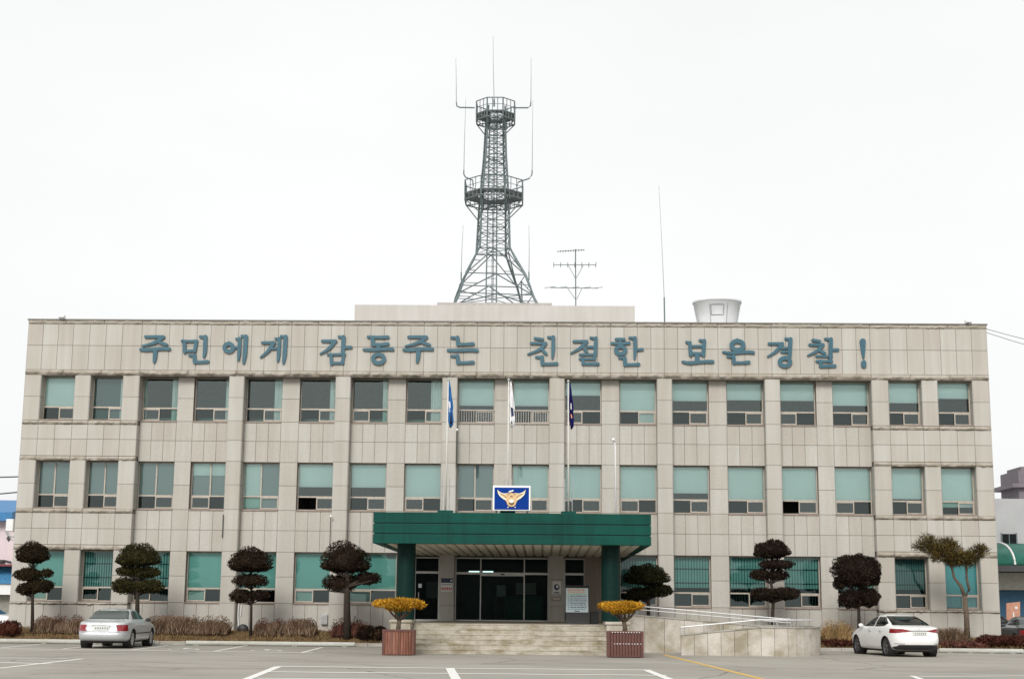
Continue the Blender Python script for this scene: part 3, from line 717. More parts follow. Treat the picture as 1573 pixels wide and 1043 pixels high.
LET = [
 ('주', z4, JU(0, 0), [], 'leftmost of the row'),
 ('민', z4, [[(482,145,26),(500,150,34),(504,245,34)],[(480,143,26),(560,145,26),(618,142,28)],[(612,145,36),(598,235,34)],[(500,238,26),(600,232,26)],[(650,102,28),(695,108,30)],[(697,104,42),(693,230,42),(682,292,22)]]+NI(548,276,170,62), [], None),
 ('에', z4, [[(916,150,14),(917,170,30)],[(965,204,24),(1010,202,24)],[(985,122,24),(1018,128,26)],[(1016,122,36),(1010,250,36),(1003,318,22)],[(1036,96,26),(1078,104,28)],[(1074,102,44),(1064,260,44),(1052,348,24)]], [((915,204),40,36,36)], None),
 ('게', z4, [[(1225,158,26),(1340,158,30)],[(1332,160,40),(1280,235,32),(1210,294,16)],[(1320,214,22),(1372,210,22)],[(1350,120,24),(1385,126,26)],[(1385,122,36),(1378,260,36),(1370,328,22)],[(1402,98,26),(1448,106,28)],[(1443,104,44),(1434,260,44),(1422,348,24)]], [], None),
 ('감', z5, [[(90,143,28),(215,143,32)],[(206,146,40),(150,214,32),(72,262,16)],[(245,102,26),(292,110,28)],[(288,106,42),(280,250,40)],[(300,203,28),(358,200,30)],[(142,268,24),(298,266,26)],[(172,270,34),(176,355,34)],[(290,268,32),(276,348,32)],[(176,348,26),(284,346,26)]], [], None),
 ('동', z5, [[(515,104,26),(610,108,30),(700,106,34)],[(556,112,42),(566,175,40)],[(556,176,34),(640,175,32),(700,168,34)],[(612,180,42),(612,222,42)],[(475,222,24),(560,224,34),(680,217,34),(745,220,34)]], [((613,308),52,40,36)], None),
 ('주', z5, JU(752, 2), [], 'between two neighbours 동 and 는'),
 ('는', z5, NI(1292,110,200,62)+[[(1258,228,26),(1330,231,34),(1460,226,34),(1530,230,34)]]+NI(1292,282,200,62), [], None),
 ('친', z6, [[(170,152,34),(262,166,36)],[(125,212,34),(305,212,36)],[(296,218,50),(225,290,40),(85,345,20)],[(255,285,36),(306,340,40)],[(332,138,32),(392,146,36)],[(392,140,52),(390,290,50),(382,390,28)]]+NI(185,380,250,82,1,46), [], None),
 ('절', z6, [[(640,190,34),(800,190,38)],[(792,198,48),(715,270,38),(605,332,20)],[(755,260,34),(796,314,40)],[(802,258,32),(880,258,32)],[(845,146,32),(905,156,34)],[(907,152,50),(900,350,48)],[(714,350,32),(905,350,34)],[(895,352,42),(890,405,42)],[(712,402,30),(898,406,30)],[(748,400,42),(756,460,42)],[(748,462,38),(935,462,40)]], [], None),
 ('한', z6, [[(1150,162,34),(1250,164,36)],[(1098,212,34),(1200,218,38),(1310,208,38)],[(1200,190,40),(1205,250,40)],[(1315,146,32),(1382,152,34)],[(1378,150,52),(1382,290,50),(1374,398,28)],[(1402,292,36),(1470,286,38)]]+NI(1190,388,235,82,1,46), [((1206,298),58,44,46)], None),
 ('보', z7, [[(76,131,20),(106,142,24)],[(104,138,32),(110,235,32)],[(184,118,22),(224,124,26)],[(220,122,34),(212,236,34)],[(108,166,20),(218,164,20)],[(106,224,26),(214,226,26)],[(163,236,40),(163,290,40)],[(45,290,20),(100,300,30),(220,290,28),(288,290,30)]], [], None),
 ('은', z7, [[(486,106,12),(488,126,26)],[(372,212,18),(440,220,26),(560,212,26),(616,216,28)]]+NI(408,248,172,50,1,30), [((487,160),48,36,34)], None),
 ('경', z7, [[(742,145,24),(852,145,26)],[(846,148,36),(800,204,28),(732,248,14)],[(842,182,20),(905,180,20)],[(842,212,20),(905,212,20)],[(876,104,22),(916,112,24)],[(914,110,38),(908,245,36)],[(868,248,14),(870,266,28)]], [((870,293),43,32,32)], None),
 ('찰', z7, [[(1094,116,24),(1150,126,26)],[(1070,154,24),(1178,154,28)],[(1172,158,34),(1125,205,26),(1055,240,14)],[(1148,200,24),(1190,222,28)],[(1196,106,22),(1238,112,24)],[(1240,110,36),(1238,255,34)],[(1256,195,24),(1296,194,26)],[(1124,246,20),(1248,248,20)],[(1238,248,30),(1236,288,30)],[(1126,286,22),(1248,288,22)],[(1156,288,32),(1162,326,32)],[(1156,328,28),(1272,324,30)]], [], None),
 ('!', z7, [[(1497,128,54),(1499,190,40),(1503,262,14)],[(1505,300,46),(1505,320,46)]], [], None)]
for i, (ch, (ox, oy, s_), strokes, rings, where) in enumerate(LET):
    conv = lambda x, y, Y, ox=ox, oy=oy, s_=s_: at(ox+x/s_, oy+y/s_, Y)
    mb = MB(); Y0 = -.10
    for k, sk in enumerate(strokes): stroke(mb, sk, Y0+.0016*k, conv, 1, .09-.0016*k)
    for (c, rx, ry, ww) in rings: ring(mb, c, rx, ry, ww, Y0-.0016, conv, .09)
    lab = f'raised teal Korean syllable {ch} of the slogan on the granite parapet' if ch != '!' else 'raised teal exclamation mark ending the slogan on the granite parapet'
    if where: lab = f'raised teal Korean syllable {ch} on the parapet, '+where
    tag(mb.build('slogan_letter', M['teal']), lab, 'letter', 'teal Korean slogan letters on the parapet')

# ---------------------------------------------------------------- emblem board on the canopy
eb = thing('emblem_sign', (.61, -10.1, 4.72), 'blue sign board with a golden winged eagle emblem standing on the green canopy', 'sign')
YE = -10.2
def ec(x, y, Y=YE): 
    p = at(740+x/17.38, 735+y/17.38, Y); return (p.x, Y, p.z)
a_, b_ = ec(290, 850), ec(1305, 190)
m = MB(); m.box(a_[0], b_[0], YE+.01, YE+.16, a_[2], b_[2]); m.build('board', M['white'], eb, bevel=.01)
fr = MB(); c_, d_ = ec(335, 822), ec(1262, 240)
fr.box(c_[0], d_[0], YE, YE+.0098, c_[2], d_[2]); fr.build('blue_field', M['blue'], eb)
left = [(420,290),(455,335),(520,375),(600,395),(690,378),(745,392),(795,375)]
low = [(795,750),(735,738),(690,700),(668,640),(640,585),(560,535),(490,475),(440,405),(418,330)]
half = left+low; right = [(1590-x, y) for x, y in reversed(half[1:-1])]
right = [(1590-x, y) for x, y in (left[::-1][1:] + low[::-1][:-1])]
sil = left+right+low
e1 = MB(); e1.prism([ec(x, y, YE-.03) for x, y in sil], (0, .0295, 0)); emb = e1.build('eagle_emblem', M['goldm'], eb)
e2 = MB()
for sx in (1, -1):
    f_ = lambda x: x if sx > 0 else 1590-x
    top = [(425,300),(470,350),(560,395),(640,402),(640,418),(560,412),(470,375),(430,325)]
    P_ = [ec(f_(x), y, YE-.042) for x, y in top]; e2.prism(P_ if sx > 0 else P_[::-1], (0, .012, 0))
    bot = [(425,350),(450,420),(500,480),(570,535),(650,575),(655,555),(580,505),(510,450),(465,400)]
    P_ = [ec(f_(x), y, YE-.042) for x, y in bot]; e2.prism(P_ if sx > 0 else P_[::-1], (0, .012, 0))
    e2.prism([ec(f_(700)+18*math.cos(k*PI/5), 762+14*math.sin(k*PI/5), YE-.02) for k in range(10)], (0, .0195, 0))
e2.prism([ec(*p, YE-.045) for p in [(712,350),(735,330),(845,300),(850,318),(830,340),(730,365)]], (0, .044, 0))
e2.lathe([(.001, 0), (.05, .008), (.068, .02)], 20, (0,0,0)) if False else None
e2.prism([ec(795+62*math.cos(k*PI/10), 600+45*math.sin(k*PI/10), YE-.052) for k in range(20)], (0, .02, 0)); e2.build('pale_relief', M['gold_light'], emb)
e3 = MB()
e3.prism([ec(795+70*math.cos(k*PI/12), 640+70*math.sin(k*PI/12), YE-.036) for k in range(24)], (0, .005, 0))
for sx in (1, -1):
    f_ = lambda x: x if sx > 0 else 1590-x
    e3.prism([ec(f_(x), y, YE-.036) for x, y in ([(690,425),(710,402),(735,420),(705,440)])], (0, .005, 0))
    for q in ([(470,385),(560,422),(600,425),(600,440),(540,432)], [(590,460),(640,480),(660,470),(640,500)]): e3.prism([ec(f_(x), y, YE-.036) for x, y in q], (0, .005, 0))
e3.prism([ec(*p, YE-.037) for p in [(775,450),(815,450),(830,500),(795,480),(760,500)]], (0, .006, 0)); e3.build('dark_relief', M['goldd'], emb)
m = MB(); m.box(.05, .12, YE+.04, YE+.12, 4.62, 4.82); m.box(1.12, 1.19, YE+.04, YE+.12, 4.62, 4.82); m.build('bracket', M['dark'], eb)

# ---------------------------------------------------------------- flag poles and flags
def flagpole(x, top, lean, label):
    t = thing('flagpole', (x, -9.8, 4.72), label, 'flagpole', 'flagpoles standing on the green canopy')
    b = MB(); b.bbox(x-.26, x+.26, -10.0, -9.6, 4.66, 4.83, .02); b.build('base', M['green'], t)
    p = MB(); p.tube([(x, -9.8, 4.83), (x+lean*.5, -9.8, 7.2), (x+lean, -9.8, top)], [.036, .030, .022], 10); p.build('pole', M['pole'], t, smooth=True)
    q = MB()
    for dx in (-.13, .13): q.tube([(x+dx, -9.75, 4.83), (x+dx, -9.75, 5.95)], .016, 6)
    q.box(x-.14, x+.14, -9.77, -9.74, 5.2, 5.23); q.build('hinge_post', M['steel_light'], t)
    f = MB(); f.lathe([(.001, .09), (.05, .06), (.055, .02), (.03, 0)], 10, (x+lean, -9.8, top)); f.build('finial', M['steel_light'], t, smooth=True)
flagpole(-1.70, 9.38, .03, 'leftmost white flagpole on the canopy, carrying the mid blue flag')
flagpole(.47, 9.40, -.01, 'middle white flagpole on the canopy, behind the emblem board')
flagpole(2.58, 9.36, -.02, 'rightmost white flagpole on the canopy, carrying the navy flag')
def flag(x, top, prof, mats, label, spots):
    # cloth hanging in folds from the pole top: rows of a pleated sheet
    V = []; Fc = []; n = 14; rows = len(prof)
    for i, (z, w0, w1) in enumerate(prof):
        for j in range(n+1):
            t = j/n; V.append((x+w0+(w1-w0)*t + .012*math.sin(i*1.7+j), -9.8+.05*math.sin(t*PI*5+i*.45)*(.3+i/rows), top-z-.03*math.sin(t*5+i)))
    for i in range(rows-1):
        for j in range(n): a = i*(n+1)+j; Fc.append((a, a+1, a+n+2, a+n+1))
    b = MB(); b.faces(V, Fc)
    for k, f in enumerate(b.f):
        i, j = divmod(k, n)
        for (i0, i1, j0, j1, mi) in spots:
            if i0 <= i < i1 and j0 <= j < j1: b.m[k] = mi
    o = b.build('flag', mats, smooth=True); md = o.modifiers.new('thick', 'SOLIDIFY'); md.thickness = .004
    tag(o, label, 'flag', 'limp flags on the canopy poles')
pr1 = [(0, .03, .06), (.2, .03, .11), (.45, .02, .16), (.7, .01, .19), (.9, .02, .20), (1.05, .03, .20), (1.2, .04, .22), (1.35, .05, .22), (1.5, .07, .2), (1.6, .09, .12)]
flag(-1.69, 9.33, pr1, [M['flag_blue'], M['white'], M['navy']], 'limp mid blue flag hanging from the left canopy pole', [(3, 4, 2, 7, 1), (4, 5, 3, 5, 1), (5, 7, 6, 9, 2), (7, 8, 2, 12, 2)])
flag(.48, 9.35, [(z, a*.8, b_*.95) for z, a, b_ in pr1], [M['flag_white'], M['navy'], M['dark']], 'limp white flag with dark blue mark hanging from the middle canopy pole', [(4, 6, 4, 11, 1), (7, 8, 2, 6, 2)])
flag(2.58, 9.30, [(z, a*.8, b_*.8) for z, a, b_ in pr1], [M['flag_navy'], M['white'], M['ink_orange']], 'limp navy flag with small orange mark hanging from the right canopy pole', [(3, 4, 5, 8, 1), (5, 6, 4, 9, 2)])

# small lamps on the facade
def wall_lamp(x, ztop, zbot, label, white):
    t = thing('wall_lamp', (x, 0, ztop), label, 'lamp')
    p = MB(); p.tube([(x, -.06, zbot), (x, -.06, ztop-.15), (x+.02, -.16, ztop-.05)], .018, 6); p.build('conduit', M['white' if white else 'dark'], t)
    b = MB(); b.lathe([(.001, -.05), (.04, -.035), (.05, 0), (.035, .04), (.001, .05)], 12, (x+.03, -.2, ztop)); b.build('lamp_head', M['white'], t, smooth=True)
wall_lamp(-1.93, 8.78, 7.2, 'small white ball lamp on dark conduit beside the top floor, near the blue flag', False)
wall_lamp(-7.09, 5.16, 3.9, 'small white ball lamp on dark conduit above the ground floor, left of the canopy', False)
b = MB(); b.tube([(-11.56, -.05, 5.2), (-11.555, -.05, 4.7), (-11.56, -.05, 4.25)], .022, 6); tag(b.build('wall_conduit', M['dark']), 'short dark conduit on the pilaster above the slim reddish topiary tree', 'conduit')
t = thing('lamp_pole', (4.66, -3, 4.72), 'thin white pole with bent lamp head rising behind the right end of the canopy', 'lamp')
p0 = at(946.5, 790, -3); p1 = at(945, 686, -3); p2 = at(942, 676, -3)
b = MB(); b.tube([(p0.x, -3, 4.6), (p1.x, -3, p1.z), (p1.x-.02, -3.0, p1.z+.18), (p2.x, -3.05, p2.z+.02)], .03, 8); b.build('pole', M['white'], t, smooth=True)
b = MB(); b.lathe([(.001, .08), (.05, .06), (.07, 0), (.04, -.05), (.001, -.06)], 10, (p2.x, -3.1, p2.z)); b.build('lamp_head', M['white'], t, smooth=True)
for x, lab in ((95, 'small white floodlight on the parapet at the left end'), (1488, 'small white floodlight on the parapet at the right end')):
    p = at(x, 492 if x < 700 else 497, -.1); t = thing('floodlight', (p.x, -.1, 13.42), lab, 'lamp', 'parapet floodlights')
    b = MB(); b.bbox(p.x-.14, p.x+.12, -.22, .02, 13.44, 13.56, .03); b.build('housing', M['white'], t)
    b = MB(); b.tube([(p.x, .02, 13.41), (p.x, .05, 13.5)], .025, 6); b.tube([(p.x+.02, -.1, 13.36), (p.x+.08, -.12, 13.46)], .02, 6); b.build('bracket', M['steel_light'], t)

# ---------------------------------------------------------------- roof: lattice tower, aerials, vent
TX, TY = -.86, 9.0
tw = thing('lattice_tower', (TX, TY, 15.46), 'tall dark steel lattice radio tower with two round platforms on the penthouse roof', 'tower')
lev = [(15.46, 2.68), (16.0, 2.36), (16.6, 2.12), (17.2, 1.86), (18.0, 1.35), (18.68, .955), (20.8, .87), (22.0, .78), (23.4, .66), (24.6, .60), (25.95, .54)]
rotT = R(9)
def corner(i, z):
    r_ = np.interp(z, [l[0] for l in lev], [l[1] for l in lev])*1.08
    a = PI/4+PI/2*i+rotT; return Vector((TX+(z-16)*.008+r_*math.cos(a), TY+r_*math.sin(a), z))
lg = MB()
for i in range(4): lg.tube([corner(i, z) for z, _ in lev], [.062]*6+[.05]*5, 6)
lg.build('leg', M['steel'], tw)
br = MB(); bz = [15.5, 16.15, 17.2, 18.62, 19.35, 20.05, 20.75, 21.45, 22.1, 22.7, 23.25, 23.75, 24.25, 24.7, 25.15, 25.6]
for k, (za, zb_) in enumerate(zip(bz[:-1], bz[1:])):
    for i in range(4):
        a0, a1, b0, b1 = corner(i, za), corner((i+1) % 4, za), corner(i, zb_), corner((i+1) % 4, zb_)
        br.tube([b0, b1], .025, 4); 
        if zb_ < 18.7:
            mid = (b0+b1)/2; br.tube([a0, mid], .03, 4); br.tube([a1, mid], .03, 4); br.tube([(a0*.5+mid*.5), (a0*.5+b0*.5)], .018, 4); br.tube([(a1*.5+mid*.5), (a1*.5+b1*.5)], .018, 4)
        else:
            br.tube([a0, b1], .017, 4); br.tube([a1, b0], .017, 4)
for z in (16.25, 18.6, 20.9, 23.25):
    br.tube([corner(0, z), corner(2, z)], .02, 4); br.tube([corner(1, z), corner(3, z)], .02, 4)
br.build('bracing', M['steel'], tw)
ld = MB()
for dx in (-.22, .18): ld.tube([(TX+dx*1.3, TY-.35, 15.46), (TX+dx*.9, TY-.3, 25.6)], .035, 5)
z = 15.7
while z < 25.6: ld.tube([(TX-.26, TY-.34, z), (TX+.21, TY-.34, z)], .014, 4); z += .3
for dx in (0, .06): ld.tube([(TX+dx, TY-.3, 15.46), (TX+dx, TY-.28, 25.4)], .018, 4)
ld.build('cable_ladder', M['steel'], tw)
def platform(z, r, rail_h, sup, name):
    xc = TX+(z-16)*.008; n = 8; P = [(xc+r*math.cos(PI/8+2*PI*k/n), TY+r*math.sin(PI/8+2*PI*k/n)) for k in range(n)]
    f = MB(); ri = .55
    Q = [(xc+ri*r*math.cos(PI/8+2*PI*k/n), TY+ri*r*math.sin(PI/8+2*PI*k/n)) for k in range(n)]
    for k in range(n):
        a, b_, c, d_ = P[k], P[(k+1) % n], Q[(k+1) % n], Q[k]
        f.faces([(*a, z), (*b_, z), (*c, z), (*d_, z), (*a, z+.03), (*b_, z+.03), (*c, z+.03), (*d_, z+.03)], [(0,3,2,1), (4,5,6,7), (0,1,5,4), (2,3,7,6)])
    for k in range(n):
        f.tube([(*P[k], z), (*P[(k+1) % n], z)], .04, 4); f.tube([(*P[k], z-.3), (*P[(k+1) % n], z-.3)], .035, 4); f.tube([(*P[k], z-.3), (*P[k], z)], .03, 4)
        a, b_ = Vector((*P[k], z)), Vector((*P[(k+1) % n], z))
        for t_ in (.25, .5, .75): p = a.lerp(b_, t_); f.tube([p, p-Vector((0,0,.3))], .018, 4)
        f.tube([a, b_-Vector((0,0,.3))], .016, 4); f.tube([(*P[k], z-.3), (*Q[k], z-.3)], .025, 4)
    pl = f.build(name, M['tray'], tw)
    g_ = MB()
    for k in range(n):
        a, b_ = Vector((*P[k], z)), Vector((*P[(k+1) % n], z))
        for hh, rr in ((rail_h, .028), (rail_h*.5, .014)): g_.tube([a+Vector((0,0,hh)), b_+Vector((0,0,hh))], rr, 4)
        for t_ in (0, .33, .66): p = a.lerp(b_, t_); g_.tube([p, p+Vector((0,0,rail_h))], (.018 if t_ else .034), 4)
    g_.build('guard_rail', M['steel'], pl)
    for k in range(n):
        s_ = MB(); a = Vector((*P[k], z)); c = corner(int(((math.atan2(P[k][1]-TY, P[k][0]-xc)-rotT) % (2*PI))//(PI/2)) % 4, z-sup); s_.tube([a-Vector((0,0,.3)), c], .026, 4); s_.build('strut', M['steel'], pl)
platform(21.42, 1.52, .66, 1.1, 'platform'); platform(25.52, 1.02, .66, .85, 'platform')
def arm(label, pts, r, tip):
    t = thing('whip_antenna', pts[0], label, 'antenna', 'whip antennas on the lattice tower')
    b = MB(); b.tube(pts, r, 6); b.build('arm', M['steel'], t); c = MB(); c.tube(tip, [.023, .016, .009], 5); c.build('whip', M['whip'], t)
def wa(x, y, Y=TY): p = at(x, y, Y); return Vector((p.x, Y, p.z))
arm('whip antenna on the left arm of the upper tower platform', [wa(729,166), wa(706,165.5), wa(701.5,163), wa(701,157)], .035, [wa(701,158), wa(700.8,125), wa(700.3,90)])
arm('whip antenna on the right arm of the upper tower platform', [wa(788,166), wa(811,166), wa(815,163), wa(815.5,157)], .035, [wa(815.5,158), wa(815.8,125), wa(815.8,89)])
arm('tallest whip antenna at the very top of the lattice tower', [wa(759,164), wa(759,153)], .05, [wa(759,153), wa(757.8,105), wa(757.5,56)])
arm('whip antenna on the left arm of the lower tower platform', [wa(727,287), wa(726,277), wa(715,272.5), wa(712.5,268), wa(712.5,262)], .035, [wa(712.5,264), wa(713.5,215), wa(715.5,152)])
arm('whip antenna on the right arm of the lower tower platform', [wa(794,287), wa(796,280), wa(813,274.5), wa(817,269), wa(817.5,262)], .035, [wa(817.5,264), wa(818,215), wa(818.5,155)])
arm('whip antenna beside the left splayed foot of the tower', [wa(708.5,431), wa(708.5,418)], .035, [wa(708.5,420), wa(709.5,385), wa(711.5,346)])
arm('whip antenna beside the right splayed foot of the tower', [wa(812.5,431), wa(812.5,418)], .035, [wa(812.5,420), wa(813,385), wa(812.5,346)])
# TV aerial
ta = thing('tv_aerial', (3.13, 6.5, 15.33), 'thin television aerial mast with three rows of elements on the penthouse', 'antenna')
def wt(x, y, Y=6.5): p = at(x, y, Y); return Vector((p.x, Y, p.z))
b = MB(); b.tube([wt(884.5,472), wt(884,383)], .03, 6); b.build('mast', M['steel'], ta)
b = MB(); b.tube([wt(857,386.5), wt(897,384)], .016, 5)
for k in range(11): p = wt(857+4*k, 386.3-.2*k); b.tube([p+Vector((0,-.28,-.03)), p+Vector((0,.28,.03))], .012, 4); b.tube([p+Vector((0,0,-.05)), p+Vector((0,0,.05))], .012, 4)
b.build('top_array', M['steel'], ta)
b = MB(); b.tube([wt(850.5,407), wt(915.5,407)], .018, 5)
for k in range(7): p = wt(850.5+10.8*k, 407); b.tube([p+Vector((0,-.4,0)), p+Vector((0,.4,0))], .013, 4); b.tube([p+Vector((0,0,-.12)), p+Vector((0,0,.12))], .013, 4)
b.tube([wt(873,408), wt(884,428)], .012, 4); b.tube([wt(896,408), wt(885,428)], .012, 4); b.build('middle_array', M['steel'], ta)
b = MB(); b.tube([wt(845,442), wt(918,443)], .018, 5)
for k in range(5): p = wt(845+18.2*k, 442+.2*k); b.tube([p+Vector((-.26,-.5,-.12)), p+Vector((.26,.5,.16))], .013, 4)
b.tube([wt(872,443), wt(884,460)], .012, 4); b.tube([wt(894,443), wt(886,460)], .012, 4); b.build('bottom_array', M['steel'], ta)
# long whip
lw = thing('rooftop_whip', (7.1, 4, 12.5), 'very long thin whip antenna leaning slightly, right of the penthouse', 'antenna')
b = MB(); b.tube([wa(1021,500,4), wa(1020.3,457,4)], .035, 6); b.build('mount', M['steel'], lw)
b = MB(); b.tube([wa(1020.3,457,4), wa(1016.5,370,4), wa(1012,285,4)], [.018, .012, .008], 5); b.build('whip', M['whip'], lw)
# cooling tower stack
vt = thing('roof_fan_stack', (9.6, 5, 12.5), 'white flared cooling tower stack with a hatch behind the parapet', 'vent')
b = MB(); b.lathe([(.90, 0), (.90, 1.9), (.95, 2.2), (1.08, 2.9), (1.1, 2.91), (1.12, 2.93), (1.12, 2.78+.25), (1.04, 3.03), (.95, 2.4), (.86, 2.1)], 48, (9.58, 5, 12.32)); b.build('stack', M['frp'], vt, smooth=True)
for a in range(0, 360, 45):
    b = MB(); ca, sa = math.cos(R(a+20)), math.sin(R(a+20)); b.tube([(9.58+.905*ca, 5+.905*sa, 14.2), (9.58+.965*ca, 5+.965*sa, 14.55), (9.58+1.075*ca, 5+1.075*sa, 15.1)], .018, 5); b.build('rib', M['steel_light'], vt)
b = MB(); hp = []
for (ang, z) in [(-112+4*k_, 14.56) for k_ in range(9)]+[(-80-4*k_, 15.02) for k_ in range(9)]:
    rr = np.interp(z, [14.22, 14.52, 15.22], [.9, .95, 1.08])+.02; hp.append((9.58+rr*math.cos(R(ang)), 5+rr*math.sin(R(ang)), z))
b.tube(hp+[hp[0]], .011, 4); b.build('hatch', M['steel'], vt)
# overhead cables
def cable(name, pa, pb, sag, r, label, m='dark'):
    a, c = Vector(pa), Vector(pb); P = [a.lerp(c, k/12)-Vector((0,0,sag*4*(k/12)*(1-k/12))) for k in range(13)]
    b = MB(); b.tube(P, r, 5); tag(b.build(name, M[m]), label, 'cable')
cable('overhead_cable', (20.2, .3, 13.3), (34, 3, 12.0), .5, .018, 'upper thin overhead cable leaving the right parapet corner', 'steel_light')
cable('overhead_cable', (20.2, .3, 13.15), (34, 3, 11.4), .55, .018, 'lower thin overhead cable leaving the right parapet corner', 'steel_light')
cable('service_wire', (-20.2, 3, 7.0), (-40, 12, 7.3), .05, .03, 'upper dark service wire entering the left side of the station')
cable('service_wire', (-20.2, 3, 6.4), (-40, 12, 6.0), .2, .03, 'lower dark service wire entering the left side of the station')

# ---------------------------------------------------------------- signs at the entrance
def flatsign(name, x0, x1, z0, z1, Y, label, mats, marks, cat='sign'):
    t = thing(name, ((x0+x1)/2, Y, z0), label, cat); b = MB(); b.bbox(x0, x1, Y-.02, Y-.0005, z0, z1, .003); b.build('board', mats[0], t)
    k = MB()
    for i, (a, b_, c, d_, mi) in enumerate(marks):
        k.mi = mi; X = lambda u: x0+(x1-x0)*u; Z = lambda v: z1-(z1-z0)*v
        k.box(X(a), X(b_), Y-.024-.0004*(i % 3), Y-.0203, Z(d_), Z(c))
    if marks: k.build('print', mats[1], t)
    return t
mk = [(0, 1, 0, .34, 1), (.82, .92, .1, .24, 2)]
for i in range(6): mk.append((.04+.16*i, .04+.16*i+.10, .68, .90, 0)); mk.append((.06+.15*i, .06+.15*i+.09, .43, .5, 1))
flatsign('pillar_sign', -2.47, -2.0, 2.15, 2.68, -.002, 'white and navy sign with red print on the granite pillar left of the main doors', [M['paper'], [M['red'], M['navy'], M['white']]], mk)
t = flatsign('notice_plate', 2.10, 2.44, 2.08, 2.60, -.002, 'white plate with dark round emblem on the granite pillar right of the main doors', [M['paper'], [M['navy'], M['black']]], [(.2, .8, .82, .88, 1), (.1, .9, .93, .96, 1)])
k = MB(); cx, cz = 2.27, 2.37
k.prism([(cx+.115*math.cos(a*PI/12), -.0262, cz+.125*math.sin(a*PI/12)) for a in range(24)], (0, .004, 0)); k.mi = 1
k.prism([(cx+.02+.05*math.cos(a*PI/8), -.0285, cz+.02+.07*math.sin(a*PI/8)) for a in range(16)], (0, .002, 0)); k.build('round_emblem', [M['navy'], M['paper']], t)
flatsign('small_plaque', 2.05, 2.45, 1.80, 1.99, -.002, 'small bronze plaque below the white emblem plate on the granite pillar', [M['bronze'], [M['paper']]], [(.1, .9, .3, .4, 0), (.15, .85, .55, .65, 0)])
# free standing notice board
nb = thing('notice_board', (2.95, -6.2, .97), 'free standing black notice board with pale coloured poster beside the doors', 'notice board')
def nbp(u, v, d=0): return (2.56+.80*u+.02*v, -6.2-.16*v+.0-d, 1.40+.97*(1-v) if True else 0)
b = MB(); b.prism([(2.56, -6.36, .97), (3.40, -6.36, .97), (3.40, -6.14, 2.36), (2.54, -6.14, 2.36)], (0, .08, 0)); b.build('stand', M['black'], nb)
def quadN(u0, u1, v0, v1, d):
    f_ = lambda u, v: (2.55+.83*u, -6.142-.085*0-(v*1.39)*(.22/1.39)-d, 2.36-1.39*v); return [f_(u0, v1), f_(u1, v1), f_(u1, v0), f_(u0, v0)]
b = MB(); b.prism(quadN(.0, .99, .07, .70, .014), (0, .012, 0)); b.build('poster', M['poster'], nb)
k = MB()
def mk2(u0, u1, v0, v1, mi): k.mi = mi; k.prism(quadN(u0, u1, v0, v1, .018), (0, .003, 0))
for i in range(7): mk2(.08+.11*i, .08+.11*i+.08, .10, .135, 0); mk2(.1+.11*i, .1+.11*i+.07, .16, .185, 0)
for r_ in range(9):
    mi = [1, 1, 2, 2, 2, 3, 3, 3, 3][r_]; v = .225+.048*r_; mk2(.1, .15, v, v+.022, mi); x = .2
    while x < .85: l_ = random.uniform(.05, .14); mk2(x, min(.9, x+l_), v, v+.018, 4 if r_ % 2 else mi); x += l_+.03
mk2(.38, .62, .66, .68, 4); k.build('print', [M['ink_orange'], M['ink_green'], M['ink_blue'], M['ink_blue'], M['navy']], nb)
b = MB(); b.box(3.45, 3.75, -6.1, -5.7, .97, 1.42); tag(b.build('black_box', M['black'], bevel=.02), 'low black box beside the notice board under the canopy', 'box')

# ---------------------------------------------------------------- planters with golden conifers
def planter(x0, x1, y, h, label, dots, mat_):
    t = thing('planter', ((x0+x1)/2, y, 0), label, 'planter'); b = MB(); n = 12; dd = .8
    for k in range(n):
        a, c = x0+(x1-x0)*k/n, x0+(x1-x0)*(k+1)/n; b.bbox(a+.004, c-.004, y, y+.03, .02, h, .008)
    for k in range(9):
        a, c = y+.03+dd*k/9, y+.03+dd*(k+1)/9
        for X in (x0, x1-.03): b.box(X, X+.03, a+.004, c-.004, .02, h)
    for k in range(n): a, c = x0+(x1-x0)*k/n, x0+(x1-x0)*(k+1)/n; b.box(a+.004, c-.004, y+.03+dd, y+.06+dd, .02, h)
    b.build('slat', mat_, t)
    f = MB(); f.box(x0-.015, x0+.05, y-.02, y-.002, 0, h+.02); f.box(x1-.05, x1+.015, y-.02, y-.002, 0, h+.02); f.box(x0+.051, x1-.051, y-.018, y-.002, h-.05, h+.02); f.build('frame', M['wood_dark'], t)
    s = MB(); s.poly([(x0+.03, y+.03, h-.06), (x1-.03, y+.03, h-.06), (x1-.03, y+.03+dd, h-.06), (x0+.03, y+.03+dd, h-.06)]); s.build('soil', M['soil'], t)
    if dots:
        q = MB()
        for k in range(11): x = x0+.16+(x1-x0-.28)*k/10; q.box(x-.014, x+.014, y-.024, y-.0185, h-.035, h-.012)
        for k in range(10): x = x0+.22+(x1-x0-.3)*k/9; q.box(x-.012-.01*(k % 3), x+.016, y-.012, y-.0005, h*.52, h*.52+.02)
        q.build('stud_row', M['white'], t)
planter(-3.43, -2.43, -13.0, .80, 'weathered reddish wooden slat planter left of the steps', False, M['wood'])
planter(3.79, 4.93, -13.0, .82, 'dark red wooden planter with rows of white studs right of the steps', True, M['wood_dark'])

